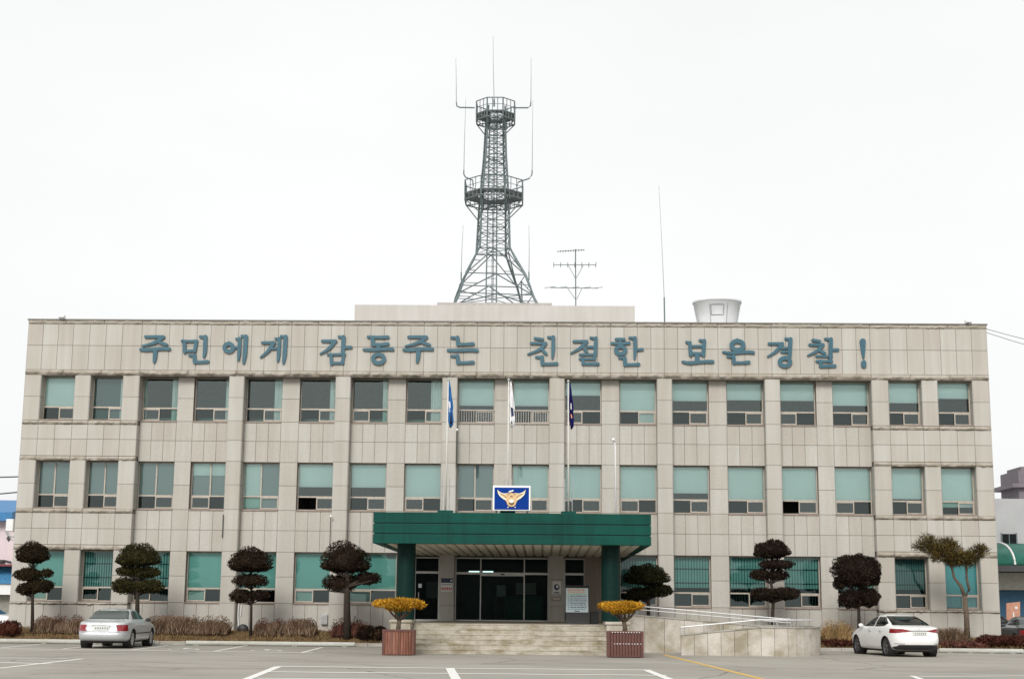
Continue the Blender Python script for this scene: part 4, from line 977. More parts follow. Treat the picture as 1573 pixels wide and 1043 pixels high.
# ---------------------------------------------------------------- vegetation
def leaves_on(pads, count, L_, W_, spread=.75, shell=.28, up=.15, spiky=0.0, gapseed=0):
    """pads: (cx,cy,cz,rx,ry,rz[,flat]) ellipsoids; returns tri soup of leaf blades"""
    vols = np.array([p[3]*p[4]+p[3]*p[5]+p[4]*p[5] for p in pads]); cnt = np.maximum(60, (count*vols/vols.sum())).astype(int)
    Vs = []; 
    for p, c in zip(pads, cnt):
        d = rng.normal(size=(c, 3)); d /= np.linalg.norm(d, axis=1)[:, None]
        k1 = rng.normal(size=(7, 3))*3.2; ph_ = rng.uniform(0, 6, 7)
        lump = 1+.055*np.sin(d@k1.T*1.6+ph_).sum(1)/1.4
        if len(p) > 6: d[:, 2] = np.where(d[:, 2] < 0, d[:, 2]*p[6], d[:, 2])
        rr = (1-shell*rng.random(c)**1.6)*lump
        pos = np.array(p[:3]) + d*rr[:, None]*np.array(p[3:6])
        nrm = d/np.array(p[3:6]); nrm /= np.linalg.norm(nrm, axis=1)[:, None]
        dirn = nrm + rng.normal(size=(c, 3))*spread + np.array([0, 0, up]); dirn /= np.linalg.norm(dirn, axis=1)[:, None]
        sd = np.cross(dirn, rng.normal(size=(c, 3))); sd /= np.linalg.norm(sd, axis=1)[:, None]
        ll = L_*(.6+.8*rng.random(c)); 
        if spiky: ll = np.where(rng.random(c) < spiky, ll*2.2, ll)
        ww = W_*(.7+.6*rng.random(c))
        a = pos-sd*ww[:, None]/2; b_ = pos+sd*ww[:, None]/2; t = pos+dirn*ll[:, None]
        Vs.append(np.stack([a, b_, t], 1).reshape(-1, 3))
    V = np.concatenate(Vs); return V, np.arange(len(V)).reshape(-1, 3)
def core(pads, k=.8, n=14):
    b = MB()
    for p in pads:
        V, Fc = [], []
        for i in range(n//2+1):
            th = PI*i/(n//2)
            for j in range(n):
                a = 2*PI*j/n; dz = math.cos(th); dz = dz*p[6] if len(p) > 6 and dz < 0 else dz; q = k*random.uniform(.9, 1.05)
                V.append((p[0]+p[3]*q*math.sin(th)*math.cos(a), p[1]+p[4]*q*math.sin(th)*math.sin(a), p[2]+p[5]*q*dz))
        for i in range(n//2):
            for j in range(n): Fc.append((i*n+j, (i+1)*n+j, (i+1)*n+(j+1) % n, i*n+(j+1) % n))
        b.faces(V, Fc)
    return b
def padpx(x0, x1, y0, y1, Y, flat=None, dep=.85):
    a, c = at(x0, y1, Y), at(x1, y0, Y); cx = (a.x+c.x)/2; rx = (c.x-a.x)/2
    if flat is None: return (cx, Y, (a.z+c.z)/2, rx*.96, rx*dep, (c.z-a.z)/2*.94)
    z0, z1 = a.z, c.z; rz = (z1-z0)/(1+flat); return (cx, Y, z0+rz*flat, rx*.96, rx*dep, rz*.95, flat)
def topiary(label, trunk, padlist, Y, mat_, r0=.10, n=9000, bark='bark', base=.38):
    tr = [at(x, y, Y) for x, y in trunk]; bx = tr[0].x
    t = thing('topiary_tree', (bx, Y, base), label, 'tree', 'cloud pruned trees along the facade')
    pts = [(bx, Y, base-.1)]+[(p.x, Y+.03*math.sin(i*2), p.z) for i, p in enumerate(tr[1:])]
    b = MB(); k = len(pts); b.tube(pts, [r0*.82*(1.15 if i == 0 else 1-.55*i/(k-1)) for i in range(k)], 9)
    allp = [q for grp in padlist for q in grp]
    top = Vector(pts[-1])
    for grp in padlist:                               # limbs into each pad
        for q in grp:
            z = q[2]-q[5]*.2; zz = max(base+.3, z-.3)
            ax = np.interp(zz, [p[2] for p in pts], [p[0] for p in pts])
            b.tube([(ax, Y, zz), ((ax+q[0])/2, Y, z-.12), (q[0], q[1], z)], [r0*.55, r0*.42, r0*.25], 6)
            for sx in (-.5, .5): b.tube([(ax, Y, zz), (q[0]+q[3]*sx, Y+random.uniform(-.2, .2), z-.05)], [r0*.35, r0*.15], 5)
    b.build('trunk', M[bark], t, smooth=True)
    tot = sum(q[3]*q[5] for q in allp)
    for grp in padlist:
        share = sum(q[3]*q[5] for q in grp)/tot
        V, T = leaves_on(grp, int(n*1.3*share), .06, .05, spread=.65, spiky=.01); o = npmesh('foliage_pad', V, T, mat_, t)
        core(grp, .8).build('inner_foliage', mat_, o, smooth=True)
Yt = -2.6
def P1(*a, **k): return padpx(*a, Yt, **k)
topiary('brown topiary tree with domed top and two lower pads, leftmost of all', [(50,970),(50,915),(51,880),(51,850)],
  [[P1(24,78,833,864,flat=.35)], [P1(21,64,872,892), P1(62,82,873,887)], [P1(40,85,889,910), P1(24,54,895,914)]], Yt, M['jun_brown'], .085)
topiary('olive green topiary tree of three close pads behind the silver car', [(211,970),(211,920),(212,880),(213,850)],
  [[P1(177,248,836,869,flat=.35)], [P1(178,212,868,885), P1(205,247,870,887)], [P1(170,212,887,912), P1(206,253,889,911)]], Yt, M['jun_olive'], .12)
topiary('slim reddish brown topiary tree with domed top beside the small round black outlet', [(385,975),(386,930),(386,890),(384,860)],
  [[P1(350,419,840,878,flat=.3)], [P1(357,413,881,902)], [P1(351,390,905,926), P1(380,416,906,922)]], Yt, M['jun_red'], .075)
topiary('large dark reddish topiary tree with leaning second pad, left of the canopy', [(533,985),(533,915),(534,895),(532,865)],
  [[P1(490,571,833,879,flat=.3)], [P1(494,552,882,910), P1(540,587,878,898)]], Yt-.4, M['jun_red'], .17)
topiary('dark green topiary tree with umbrella top behind the ramp, right of the canopy', [(996,950),(996,920),(992,900),(993,885)],
  [[P1(960,1027,866,897,flat=.25)], [P1(961,1000,903,921), P1(990,1034,897,916)]], Yt, M['jun_green'], .10, base=.45)
topiary('tall purple brown topiary tree of four thin pads behind the ramp', [(1187,965),(1187,940),(1189,915),(1184,895),(1186,860),(1186,845)],
  [[P1(1157,1213,828,857,flat=.4)], [P1(1164,1222,860,874)], [P1(1151,1185,874,891), P1(1178,1212,876,891)], [P1(1151,1195,903,922), P1(1180,1231,902,921)]], Yt, M['jun_purple'], .095, n=11000)
topiary('round purplish topiary tree with thin trunk beside the white car', [(1320,975),(1319,930),(1319,900),(1318,880)],
  [[P1(1280,1354,850,905), P1(1280,1300,885,906), P1(1335,1352,880,900)], [P1(1288,1325,906,934), P1(1312,1352,902,932)]], Yt, M['jun_purple'], .085, n=12000)
# pine
t = thing('pine_tree', (18.1, -2.6, .4), 'sparse flat topped pine with crooked forked trunk at the right end', 'tree')
def pv(x, y, dy=0): p = at(x, y, -2.6+dy); return (p.x, p.y, p.z)
b = MB(); b.tube([pv(1486,985), pv(1485,950), pv(1482,915)], [.12, .10, .09], 9); b.tube([pv(1482,916), pv(1476,900), pv(1466,888), pv(1462,872), pv(1456,860)], [.08, .07, .055, .045, .035], 7)
b.tube([pv(1483,916), pv(1489,905), pv(1485,890), pv(1484,868), pv(1488,855)], [.075, .06, .05, .045, .035], 7)
for pts in ([(1456,860),(1440,848),(1418,838),(1405,838)], [(1438,848),(1425,832)], [(1458,862),(1462,845),(1470,838)], [(1488,856),(1500,850),(1514,843)], [(1485,868),(1500,860)]): b.tube([pv(*q, random.uniform(-.3, .3)) for q in pts], .025, 6)
b.build('trunk', M['bark_light'], t, smooth=True)
pads = []
for (x0, x1, y0, y1, dy) in [(1402,1425,832,846,0), (1412,1444,821,842,.2), (1424,1462,836,858,-.2), (1440,1478,833,852,.3), (1455,1485,842,866,-.3), (1472,1505,846,862,.2), (1490,1518,836,856,-.1), (1428,1450,850,864,.3), (1455,1475,852,868,0), (1500,1516,836,848,.1), (1416,1450,836,850,.3), (1446,1492,848,870,.1), (1440,1470,826,842,.0), (1476,1500,850,872,-.2)]:
    q = list(padpx(x0, x1, y0, y1, -2.6+dy, dep=.8)); pads.append(tuple(q))
V, T = leaves_on(pads, 7600, .17, .026, spread=.9, shell=.85, up=.35); npmesh('crown', V, T, M['pine'], t)
# golden conifers
def golden(label, x, y, zb, crown, tilt):
    t = thing('golden_conifer', (x, y, zb), label, 'tree'); b = MB(); cz = crown[0][2]
    fk = (x+tilt*.35, y, zb+.34)
    b.tube([(x, y, zb-.1), (x+tilt*.1, y, zb+.16), fk], [.085, .075, .07], 8)
    for sx, sy in ((-.5, .1), (-.22, -.2), (.1, .2), (.35, -.1), (.55, .15)): b.tube([fk, (fk[0]+sx*.45, y+sy*.5, fk[2]+.18), (crown[0][0]+sx*.95, y+sy, cz)], [.05, .035, .02], 6)
    b.build('trunk', M['bark_light'], t, smooth=True)
    V, T = leaves_on(crown, 9500, .085, .035, spread=.6, shell=.3, up=.4); o = npmesh('crown', V, T, M['gold'], t); core(crown, .72).build('inner_foliage', M['gold'], o, smooth=True)
def crownpads(cx, cz, rx, rz, y, n=26):
    L_ = [(cx, y, cz-.02, rx*.62, rx*.52, rz*.62)]
    for k in range(n):
        a, q = random.uniform(0, 2*PI), math.sqrt(random.random())*.82; s_ = random.uniform(.2, .3)
        L_.append((cx+rx*q*math.cos(a), y+rx*.85*q*math.sin(a), cz+rz*(.62*math.sqrt(max(0, 1-q*q))-.35)+random.uniform(-.02, .03), s_*rx, s_*rx, rz*.34))
    return L_
golden('golden yellow umbrella shaped conifer in the left planter', -2.98, -12.6, .76, crownpads(-2.97, 1.60, .84, .28, -12.6), .1)
golden('golden orange umbrella shaped conifer with forked trunk in the right planter', 4.38, -12.6, .78, crownpads(4.23, 1.57, .76, .27, -12.6), -.12)
# hedges of bare twigs
def hedge(label, x0, x1, y, z, h, depth, mat_, n, leafm=None, lean=.25, cat='hedge', name='bare_hedge'):
    t = thing(name, ((x0+x1)/2, y, z), label, cat)
    L = x1-x0; px = x0+rng.random(n)*L; py = y+(rng.random(n)-.5)*depth; prof = np.sqrt(np.clip(1-((px-(x0+x1)/2)/(L/2*1.06))**6, 0.1, 1))*(.86+.14*np.sin(px*2.3)+.1*np.sin(px*7.1+1))
    hh = h*(.55+.5*rng.random(n))*prof
    st0 = rng.random(n)*.35*hh
    a0 = np.stack([px, py, z-.05+st0], 1); dx = rng.normal(0, lean, n)*hh; dy = rng.normal(0, lean, n)*hh
    mid = a0+np.stack([dx*.35, dy*.35, (hh-st0)*.5], 1); tip = a0+np.stack([dx, dy, hh-st0], 1)
    sd = np.stack([np.ones(n), rng.normal(0, .6, n), np.zeros(n)], 1)*(.006+.006*rng.random(n))[:, None]
    V = np.stack([a0-sd, a0+sd, mid+sd*.7, mid-sd*.7, tip+sd*.35, tip-sd*.35], 1).reshape(-1, 3)
    i = np.arange(n)[:, None]*6; T = np.concatenate([i+np.array([[0, 1, 2, 3]]), i+np.array([[3, 2, 4, 5]])])
    o = npmesh('twigs', V, T, mat_, t)
    if leafm:
        pads = [(x0+L*(k+.5)/max(2, int(L/.5)), y+random.uniform(-.1, .1), z+h*.5, .34, depth*.5, h*.5) for k in range(max(2, int(L/.5)))]
        V, T = leaves_on(pads, int(n*.9), .05, .04, spread=1, shell=.9); npmesh('dead_leaves', V, T, leafm, t)
    return t
def X(x, Y=-2.2): return at(x, 970, Y).x
hedge('pale brown bare hedge left of the silver car', X(56), X(130), -2.3, .42, .66, .9, M['twig'], 2600, M['twig_red'])
hedge('long tan bare hedge right of the silver car', X(228), X(352), -2.3, .42, .70, .9, M['twig'], 5200, M['twig'])
hedge('tan bare hedge just left of the large dark topiary tree', X(394), X(486), -2.3, .40, .64, .9, M['twig'], 4000, M['twig_red'])
hedge('sparse dark red bare shrub around the foot of the large dark topiary tree', X(512), X(562), -2.6, .38, .72, .7, M['twig_red'], 1100, M['red_shrub'], .4, 'shrub', 'bare_shrub')
hedge('tan dried bush between ramp and white car', X(1262), X(1300), -2.6, .40, .80, .8, M['tan'], 1500, M['tan'], .35, 'shrub', 'dry_bush')
hedge('greyish bare twiggy shrub between the white car and the pine', X(1438), X(1484), -2.4, .40, .62, .7, M['twig'], 1100, None, .45, 'shrub', 'bare_shrub')
def lowbush(label, x0, x1, y, z, h, mat_, n, name='low_shrub', spk=0):
    t = thing(name, ((x0+x1)/2, y, z), label, 'shrub'); k = max(2, int((x1-x0)/.35)); pads = []
    for i in range(k): pads.append((x0+.15+(x1-x0-.3)*i/max(1, k-1), y+random.uniform(-.2, .2), z+h*.45, .36, .42, h*random.uniform(.45, .6)))
    V, T = leaves_on(pads, n, .08, .04, shell=.35, spiky=spk); o = npmesh('foliage', V, T, mat_, t); core(pads, .8, 10).build('inner_foliage', mat_, o, smooth=True)
lowbush('low reddish shrub at the far left end of the bed', X(-40), X(36), -2.9, .30, .52, M['red_shrub'], 5000)
lowbush('clipped dark box shrub right behind the left planter', X(560), X(592), -3.0, .22, .58, M['jun_red'], 3500)
lowbush('low spreading dark red shrub beneath the pine at the right end', X(1500), X(1600), -2.8, .30, .34, M['red_shrub'], 7000)
lowbush('low red shrub clump beside the dried bush behind the white car', X(1264), X(1320), -3.0, .18, .26, M['red_shrub'], 2600, spk=.05)
lowbush('low brown ground shrub between white car and pine', X(1440), X(1500), -3.0, .16, .24, M['twig_red'], 2600, spk=.05)
# dry grass over the bed: stuff
n = 16000; gx = np.concatenate([rng.uniform(-25.5, -3.6, n*2//3), rng.uniform(12.2, 24, n-n*2//3)]); gy = rng.uniform(-3.55, -.3, n)
tt = np.clip((gy+3.6)/3.95, 0, 1); gz = .10+.36*np.sin(np.minimum(1, tt*1.6)*PI/2)
hh = .06+.16*rng.random(n)*(np.sin(gx*1.3)*.4+.7); a0 = np.stack([gx, gy, gz], 1); tip = a0+np.stack([rng.normal(0, .06, n), rng.normal(0, .06, n), hh], 1)
sd = np.stack([np.full(n, .012), rng.normal(0, .01, n), np.zeros(n)], 1)
V = np.stack([a0-sd, a0+sd, tip], 1).reshape(-1, 3)
o = npmesh('dry_grass', V, np.arange(3*n).reshape(-1, 3), M['dry']); tag(o, 'dry tan grass growing over the planting beds', 'grass', kind='stuff')

# small things in the bed
p = at(374.5, 967, -1.0); t = thing('round_outlet', (p.x, -1, .4), 'black round outlet box by the wall behind the slim reddish tree', 'outlet')
b = MB(); b.lathe([(.001, 0), (.2, 0), (.23, .03), (.23, .16), (.2, .2), (.001, .2)], 20, (0, 0, 0)); b.v = [(p.x+y_, -1.0+z_*0+x_*1.0-.2, p.z+z_) if False else (p.x+y_, -1.0-.3+z_, p.z+x_) for x_, y_, z_ in b.v]; b.build('drum', M['black'], t, smooth=True)
b = MB(); b.box(p.x-.15, p.x+.15, -1.2, -.9, .3, p.z-.2); b.build('foot', M['dark'], t)
p = at(366, 950, .3); b = MB(); b.tube([at(367,925,.34), at(365.5,945,.34), at(367,968,.34)], .03, 7); b.tube([at(371,928,.34), at(369.5,945,.34)], .018, 6); tag(b.build('drain_pipe', M['white']), 'short thin drain pipe on the wall behind the slim reddish tree', 'pipe')
p = at(499, 951, .38); t = thing('meter_box', (p.x, .38, .8), 'grey meter box with small doors low on the granite wall', 'meter box')
b = MB(); b.bbox(p.x-.14, p.x+.12, .25, .399, p.z-.2, p.z+.2, .01); b.build('cabinet', M['steel_light'], t)
b = MB(); b.box(p.x-.11, p.x-.02, .244, .2495, p.z-.02, p.z+.15); b.box(p.x+.0, p.x+.09, .244, .2495, p.z-.02, p.z+.15); b.box(p.x-.1, p.x+.09, .244, .2495, p.z-.16, p.z-.06); b.build('cover', M['alu'], t)
b = MB(); b.tube([at(505,962,.2), at(503,970,.15), at(496,974.5,.1), at(486,973,.1)], .035, 7); tag(b.build('bent_pipe', M['steel_light']), 'curved grey pipe at the wall foot below the meter box', 'pipe')

# ---------------------------------------------------------------- cars
def carpaint(name, col, metal, rough=.25):
    b = NB(name); f = b.noise(2.5, 3); return b.done(b.ramp(f, [(.3, tuple(c*.96 for c in col)), (.7, col)]), rough, metal, coat=.6)
M['silver'] = carpaint('silver_paint', (.46, .48, .49), .2, .42); M['carwhite'] = carpaint('white_car_paint', (.80, .80, .79), 0, .3); M['carblack'] = carpaint('black_car_paint', (.012, .013, .016), 0)
cg_ = NB('car_glass'); M['carglass'] = cg_.done((.006, .008, .009), .08, 0, .16)
cg_ = NB('clear_car_glass'); M['carglass2'] = cg_.done((.055, .07, .064), .05, 0, .6)
tl = NB('tail_lens'); M['lens'] = tl.done(tl.ramp(tl.noise(14, 2), [(.3, (.16, .006, .010)), (.7, (.30, .018, .024))]), .15, 0, .5, .5)
tl = NB('pink_lens'); M['lens2'] = tl.done((.62, .16, .14), .15, 0, .5, .5)
M['plate'] = plain('number_plate', (.62, .63, .60), .5, var=.04); M['plate_ink'] = plain('plate_ink', (.18, .20, .19), .6); M['tyre'] = plain('tyre_rubber', (.012, .012, .012), .85); M['rimm'] = plain('alloy_rim', (.55, .56, .57), .3, .7); M['rimdark'] = plain('rim_recess', (.06, .06, .065), .5, .3)
M['rim_mid'] = plain('dark_alloy_rim', (.16, .16, .165), .35, .6)
M['rub'] = plain('trim_rubber', (.02, .02, .022), .6)
def car(label, loc, rz, keys, paint_, classify, wy, wr, res=1.0, group=None, name='parked_car', spokes=5, extra=None, plate=None, rimm='rimm'):
    t = thing(name, loc, label, 'car', group, rz)
    K = np.array(keys); K[:, 1:3] = K[:, 1:3]
    # resample the profile by chord length and smooth it
    seg = np.r_[0, np.cumsum(np.sqrt((np.diff(K[:, :4], axis=0)**2).sum(1)))]
    n = int(seg[-1]/.022*res); u = np.linspace(0, seg[-1], n); Q = np.stack([np.interp(u, seg, K[:, c]) for c in range(5)], 1)
    for _ in range(int(10*res*res)): Q[1:-1] = .25*Q[:-2]+.5*Q[1:-1]+.25*Q[2:]
    m = int(230*res); V = np.zeros((n, m, 3))
    th = np.linspace(0, 2*PI, 4001)[:-1]
    for i, (z, yr, yf, w_, ex) in enumerate(Q):
        c, s = np.cos(th), np.sin(th); x = w_*np.sign(c)*np.abs(c)**(2/ex); y = (yr+yf)/2+(yf-yr)/2*np.sign(s)*np.abs(s)**(2/ex)
        d_ = np.r_[0, np.cumsum(np.hypot(np.diff(np.r_[x, x[0]]), np.diff(np.r_[y, y[0]])))]; tgt = np.linspace(0, d_[-1], m+1)[:-1]
        V[i, :, 0] = np.interp(tgt, d_, np.r_[x, x[0]]); V[i, :, 1] = np.interp(tgt, d_, np.r_[y, y[0]]); V[i, :, 2] = z
        # bow the rear and front faces a little in plan
    P = V.reshape(-1, 3); ii, jj = np.meshgrid(np.arange(n-1), np.arange(m), indexing='ij'); a = ii*m+jj; b_ = ii*m+(jj+1) % m
    Fq = np.stack([a, b_, b_+m, a+m], -1).reshape(-1, 4)
    C = P[Fq].mean(1); N = np.cross(P[Fq[:, 2]]-P[Fq[:, 0]], P[Fq[:, 3]]-P[Fq[:, 1]]); N /= np.linalg.norm(N, axis=1)[:, None]+1e-9
    lab = np.array([classify(*c, *nn) for c, nn in zip(C, N)])
    for y_ in wy: lab[((C[:, 1]-y_)**2+(C[:, 2]-wr)**2 < (wr+.055)**2) & (np.abs(C[:, 0]) > .55) & (np.abs(N[:, 0]) > .3)] = 'hole'
    Fb = Fq[lab == 'body']; body = npmesh('body', P, Fb, paint_, t, smooth=True, local=True)
    tops = MB(); last = P[(n-1)*m:n*m]; tops.poly(last); tops.build('roof_panel', paint_, body, smooth=True, local=True)
    MT = dict(rear_window='carglass', side_window='carglass', windscreen='carglass', tail_light='lens', trim='rub', light='lens2', rear_glass='carglass2')
    for part in sorted(set(lab)-{'body', 'hole'}):
        sel = lab == part
        sides = [('L', C[:, 0] < 0), ('R', C[:, 0] >= 0)] if part in ('side_window', 'tail_light', 'light') else [('', np.ones(len(C), bool))]
        for _, mk_ in sides:
            q = Fq[sel & mk_]
            if len(q) == 0: continue
            idx = np.unique(q); mp = np.zeros(len(P), int); mp[idx] = np.arange(len(idx))
            off = .006 if 'light' in part else 0; cc = np.array([0, (Q[0, 1]+Q[0, 2])/2, .7]); dv = P[idx]-cc; dv /= np.linalg.norm(dv, axis=1)[:, None]
            npmesh({'light': 'lamp_insert', 'rear_glass': 'rear_window'}.get(part, part), P[idx]+dv*off, mp[q], M[MT[part]], t, smooth=True, local=True)
    un = MB(); un.poly(P[:m][::-1]); un.box(-.7, .7, .5, 4.0, Q[0, 0]-.06, Q[0, 0]-.002); un.build('underbody', M['black'], t, local=True)
    for y_ in wy:
        for sx in (-1, 1):
            l_ = MB(); l_.lathe([(wr+.055, .0), (wr+.055, -sx*.26), (.02, -sx*.27)], 28, (sx*(Q[:, 3].max()-.035), y_, wr), 'x'); l_.build('wheel_arch', M['black'], t, local=True)
            xo = sx*(Q[:, 3].max()-.045); wt_ = .2
            w_ = MB(); w_.lathe([(wr*.66, 0), (wr*.72, sx*.012), (wr*.93, sx*.012), (wr, -sx*.03), (wr, -sx*(wt_-.03)), (wr*.9, -sx*wt_), (.05, -sx*wt_)], 36, (xo, y_, wr), 'x'); wh = w_.build('wheel', M['tyre'], t, smooth=True, local=True)
            rm_ = MB(); rm_.lathe([(wr*.68, .006*sx), (wr*.62, -sx*.005), (wr*.6, -sx*.06)], 32, (xo, y_, wr), 'x'); rm_.mi = 1; rm_.lathe([(wr*.61, -sx*.055), (.01, -sx*.05)], 24, (xo, y_, wr), 'x'); rm_.mi = 0
            rm_.lathe([(wr*.17, -sx*.04), (wr*.16, -sx*.0), (.005, sx*.004)], 14, (xo, y_, wr), 'x')
            for k in range(spokes):
                a0 = 2*PI*k/spokes+.3; ca, sa = math.cos(a0), math.sin(a0); r1, r2, h1, h2 = wr*.14, wr*.63, wr*.085, wr*.11; x0_, x1_ = xo-sx*.004, xo-sx*.045
                q = [(x0_, r1, -h1), (x0_, r2, -h2), (x0_, r2, h2), (x0_, r1, h1), (x1_, r1, -h1), (x1_, r2, -h2), (x1_, r2, h2), (x1_, r1, h1)]
                rm_.faces([(X_, y_+r*ca-h*sa, wr+r*sa+h*ca) for X_, r, h in q], [(0,1,2,3), (4,7,6,5), (0,4,5,1), (3,2,6,7)])
            rm_.build('rim', [M[rimm], M['rimdark']], wh, smooth=False, local=True)
    if extra: extra(t, P, C, N)
    return t
def plate_at(t, x, y, z, w_, h_):
    b = MB(); b.bbox(x-w_/2, x+w_/2, y-.018, y+.03, z-h_/2, z+h_/2, .004); p = b.build('number_plate', M['plate'], t, local=True)
    k = MB()
    for i in range(6): xx = x-w_*.36+w_*.145*i; k.box(xx, xx+w_*.07, y-.0205, y-.0185, z-h_*.2, z+h_*.2)
    k.build('plate_print', M['plate_ink'], p, local=True)
def mirrors(t, y, z, xw, mat_):
    for sx in (-1, 1):
        b = MB(); b.lathe([(.001, -.09), (.06, -.07), (.085, 0), (.06, .07), (.001, .09)], 12, (0, 0, 0)); b.v = [(sx*(xw+.10)+v[2]*1.0, y+v[1]*.6, z+v[0]*.85) for v in b.v]; b.tube([(sx*(xw-.06), y+.05, z-.05), (sx*(xw+.06), y+.02, z-.02)], .025, 6)
        b.build('wing_mirror', mat_, t, smooth=True, local=True)
def handles(t, ys, z, xw, mat_):
    for sx in (-1, 1):
        for y, xx in zip(ys, xw):
            b = MB(); b.tube([(sx*xx, y-.09, z), (sx*(xx+.03), y-.06, z+.004), (sx*(xx+.03), y+.06, z+.004), (sx*xx, y+.09, z)], .014, 6); b.build('door_handle', mat_, t, smooth=True, local=True)
# silver saloon: y=0 at the tail, +y forward
KS = [(.24,.30,4.35,.74,5), (.25,.16,4.5,.83,6), (.32,.05,4.62,.885,6.5), (.43,.0,4.70,.90,6.5), (.545,.01,4.71,.905,7), (.575,.05,4.70,.905,7), (.70,.085,4.62,.90,7), (.80,.10,4.3,.89,7), (.86,.115,3.95,.875,7), (.895,.15,3.6,.86,7), (.918,.24,3.4,.84,7), (.948,.52,3.25,.815,6.5), (.978,.76,3.18,.79,6.5),
      (1.04,.90,3.05,.765,6.5), (1.14,1.07,2.86,.715,6.5), (1.25,1.28,2.64,.665,6.5), (1.31,1.46,2.44,.61,6), (1.34,1.66,2.25,.54,5), (1.36,1.95,2.1,.38,4), (1.366,2.0,2.02,.1,3)]
def clsS(x, y, z, nx, ny, nz):
    ax = abs(x)
    if .995 < z < 1.305:
        hw = .775-(z-1.0)*.40
        if y < 1.75 and ny < -.25 and ax < hw-.055 and abs(nx) < .55 and y < .86+(z-1.0)*2.05+.18: return 'rear_glass'
        if y > 2.3 and ny > .25 and ax < hw-.05 and abs(nx) < .55: return 'windscreen'
        if abs(nx) > .5 and z > 1.0 and z < 1.285:
            yb = 1.22+(z-1.0)*.95; yf_ = 3.08-(z-1.0)*1.35
            if yb < y < yf_ and not (2.06 < y < 2.12): return 'side_window'
    if y < .62 and .605 < z < .815 and ny < -.2 and .52 < ax < .90: return 'tail_light'
    if y < .28 and .605 < z < .815 and ax > .8: return 'tail_light'
    if .405 < z < .435 and ny < -.3 and False: return 'trim'
    if .50 < z < .525 and abs(nx) > .8 and 1.35 < y < 3.45: return 'trim'
    if z < .275 and ny < -.2: return 'trim'
    return 'body'
def exS(t, P, C, N):
    plate_at(t, 0, .062, .70, .56, .16); mirrors(t, 3.0, .97, .80, M['rub']); handles(t, (1.45, 2.35), .80, (.885, .885), M['silver'])
    b = MB(); b.box(-.86, .86, .03, .045, .572, .582); b.build('bumper_seam', M['rub'], t, local=True)
    b = MB(); b.box(-.34, .34, .06, .085, .795, .806); b.box(-.014, .014, .085, .11, .835, .86); b.build('boot_trim', M['rimm'], t, local=True)
    b = MB()
    for sx in (-1, 1): b.lathe([(.001, -.09), (.09, -.08), (.12, 0), (.09, .1), (.001, .12)], 10, (sx*.34, 2.1, 1.07))
    b.lathe([(.001, -.09), (.1, -.07), (.13, 0), (.09, .12), (.001, .14)], 10, (-.05, 1.2, 1.1)) if False else None
    b.build('headrest', M['black'], t, local=True)
SX = at(163.5, 985, -8.35).x
car('silver saloon car parked nose in at the left, seen from behind', (SX+.06, -9.35, 0), R(1), KS, M['silver'], clsS, (1.02, 3.72), .315, 1.0, extra=exS, spokes=8)
# white fastback saloon
KW = [(.22,.34,4.3,.74,5), (.24,.20,4.44,.83,5), (.33,.07,4.54,.885,5.2), (.46,.01,4.57,.90,5.2), (.60,.0,4.56,.90,5.5), (.68,.03,4.5,.90,5.5), (.78,.05,4.35,.895,5.5), (.88,.06,4.05,.885,5.2), (.955,.05,3.75,.865,5.2), (.99,.06,3.55,.845,5.2), (1.012,.14,3.42,.825,5.2), (1.03,.34,3.3,.80,5.2),
      (1.08,.55,3.18,.765,5.2), (1.16,.78,3.0,.725,5.2), (1.26,1.08,2.74,.665,5), (1.345,1.38,2.48,.60,5), (1.395,1.64,2.25,.53,4.5), (1.425,1.95,2.08,.38,4), (1.432,2.0,2.02,.1,3)]
def clsW(x, y, z, nx, ny, nz):
    ax = abs(x)
    if 1.06 < z < 1.375:
        hw = .775-(z-1.05)*.46
        if y < 1.8 and ny < -.15 and ax < hw-.075 and abs(nx) < .6 and y < .50+(z-1.06)*3.15+.25: return 'rear_window'
        if y > 2.3 and ny > .25 and ax < hw-.05 and abs(nx) < .55: return 'windscreen'
    if 1.0 < z < 1.36 and abs(nx) > .45:
        lo = 1.005+.05*max(0, (1.6-y)); yb = .98+abs(z-1.13)*1.6 if z < 1.13 else .98+(z-1.13)*2.4; yf_ = 3.25-(z-1.0)*2.0
        if z > lo and yb < y < yf_ and not (2.0 < y < 2.06) and z < 1.345: return 'side_window'
    if y < .60 and .80 < z < .945:
        zc = .875+.03*(ax-.3); half = min(.085, .012+.16*max(0, ax-.30))
        if ax > .30 and abs(z-zc) < half and (ny < -.1 or abs(nx) > .3): return 'tail_light'
    if y < .35 and .425 < z < .455 and .55 < ax < .84 and (ny < -.2): return 'trim'
    if z < .42 and (ny < -.2) and ax < .86-1.6*max(0, z-.30): return 'trim'
    return 'body'
def exW(t, P, C, N):
    plate_at(t, 0, .03, .795, .50, .125); mirrors(t, 3.0, 1.03, .83, M['carwhite']); handles(t, (1.30, 2.25), .86, (.885, .89), M['rimm'])
    b = MB(); b.box(-.32, .32, .035, .06, .875, .888); b.build('boot_trim', M['rub'], t, local=True)
    b = MB(); b.box(-.02, .02, .04, .052, .935, .958); b.build('badge', M['rimm'], t, local=True)
car('white saloon car with dark tinted windows parked at the right, seen from behind', (14.62, -9.5, 0), R(9.5), KW, M['carwhite'], clsW, (.93, 3.63), .325, 1.0, extra=exW, spokes=5, rimm='rim_mid')
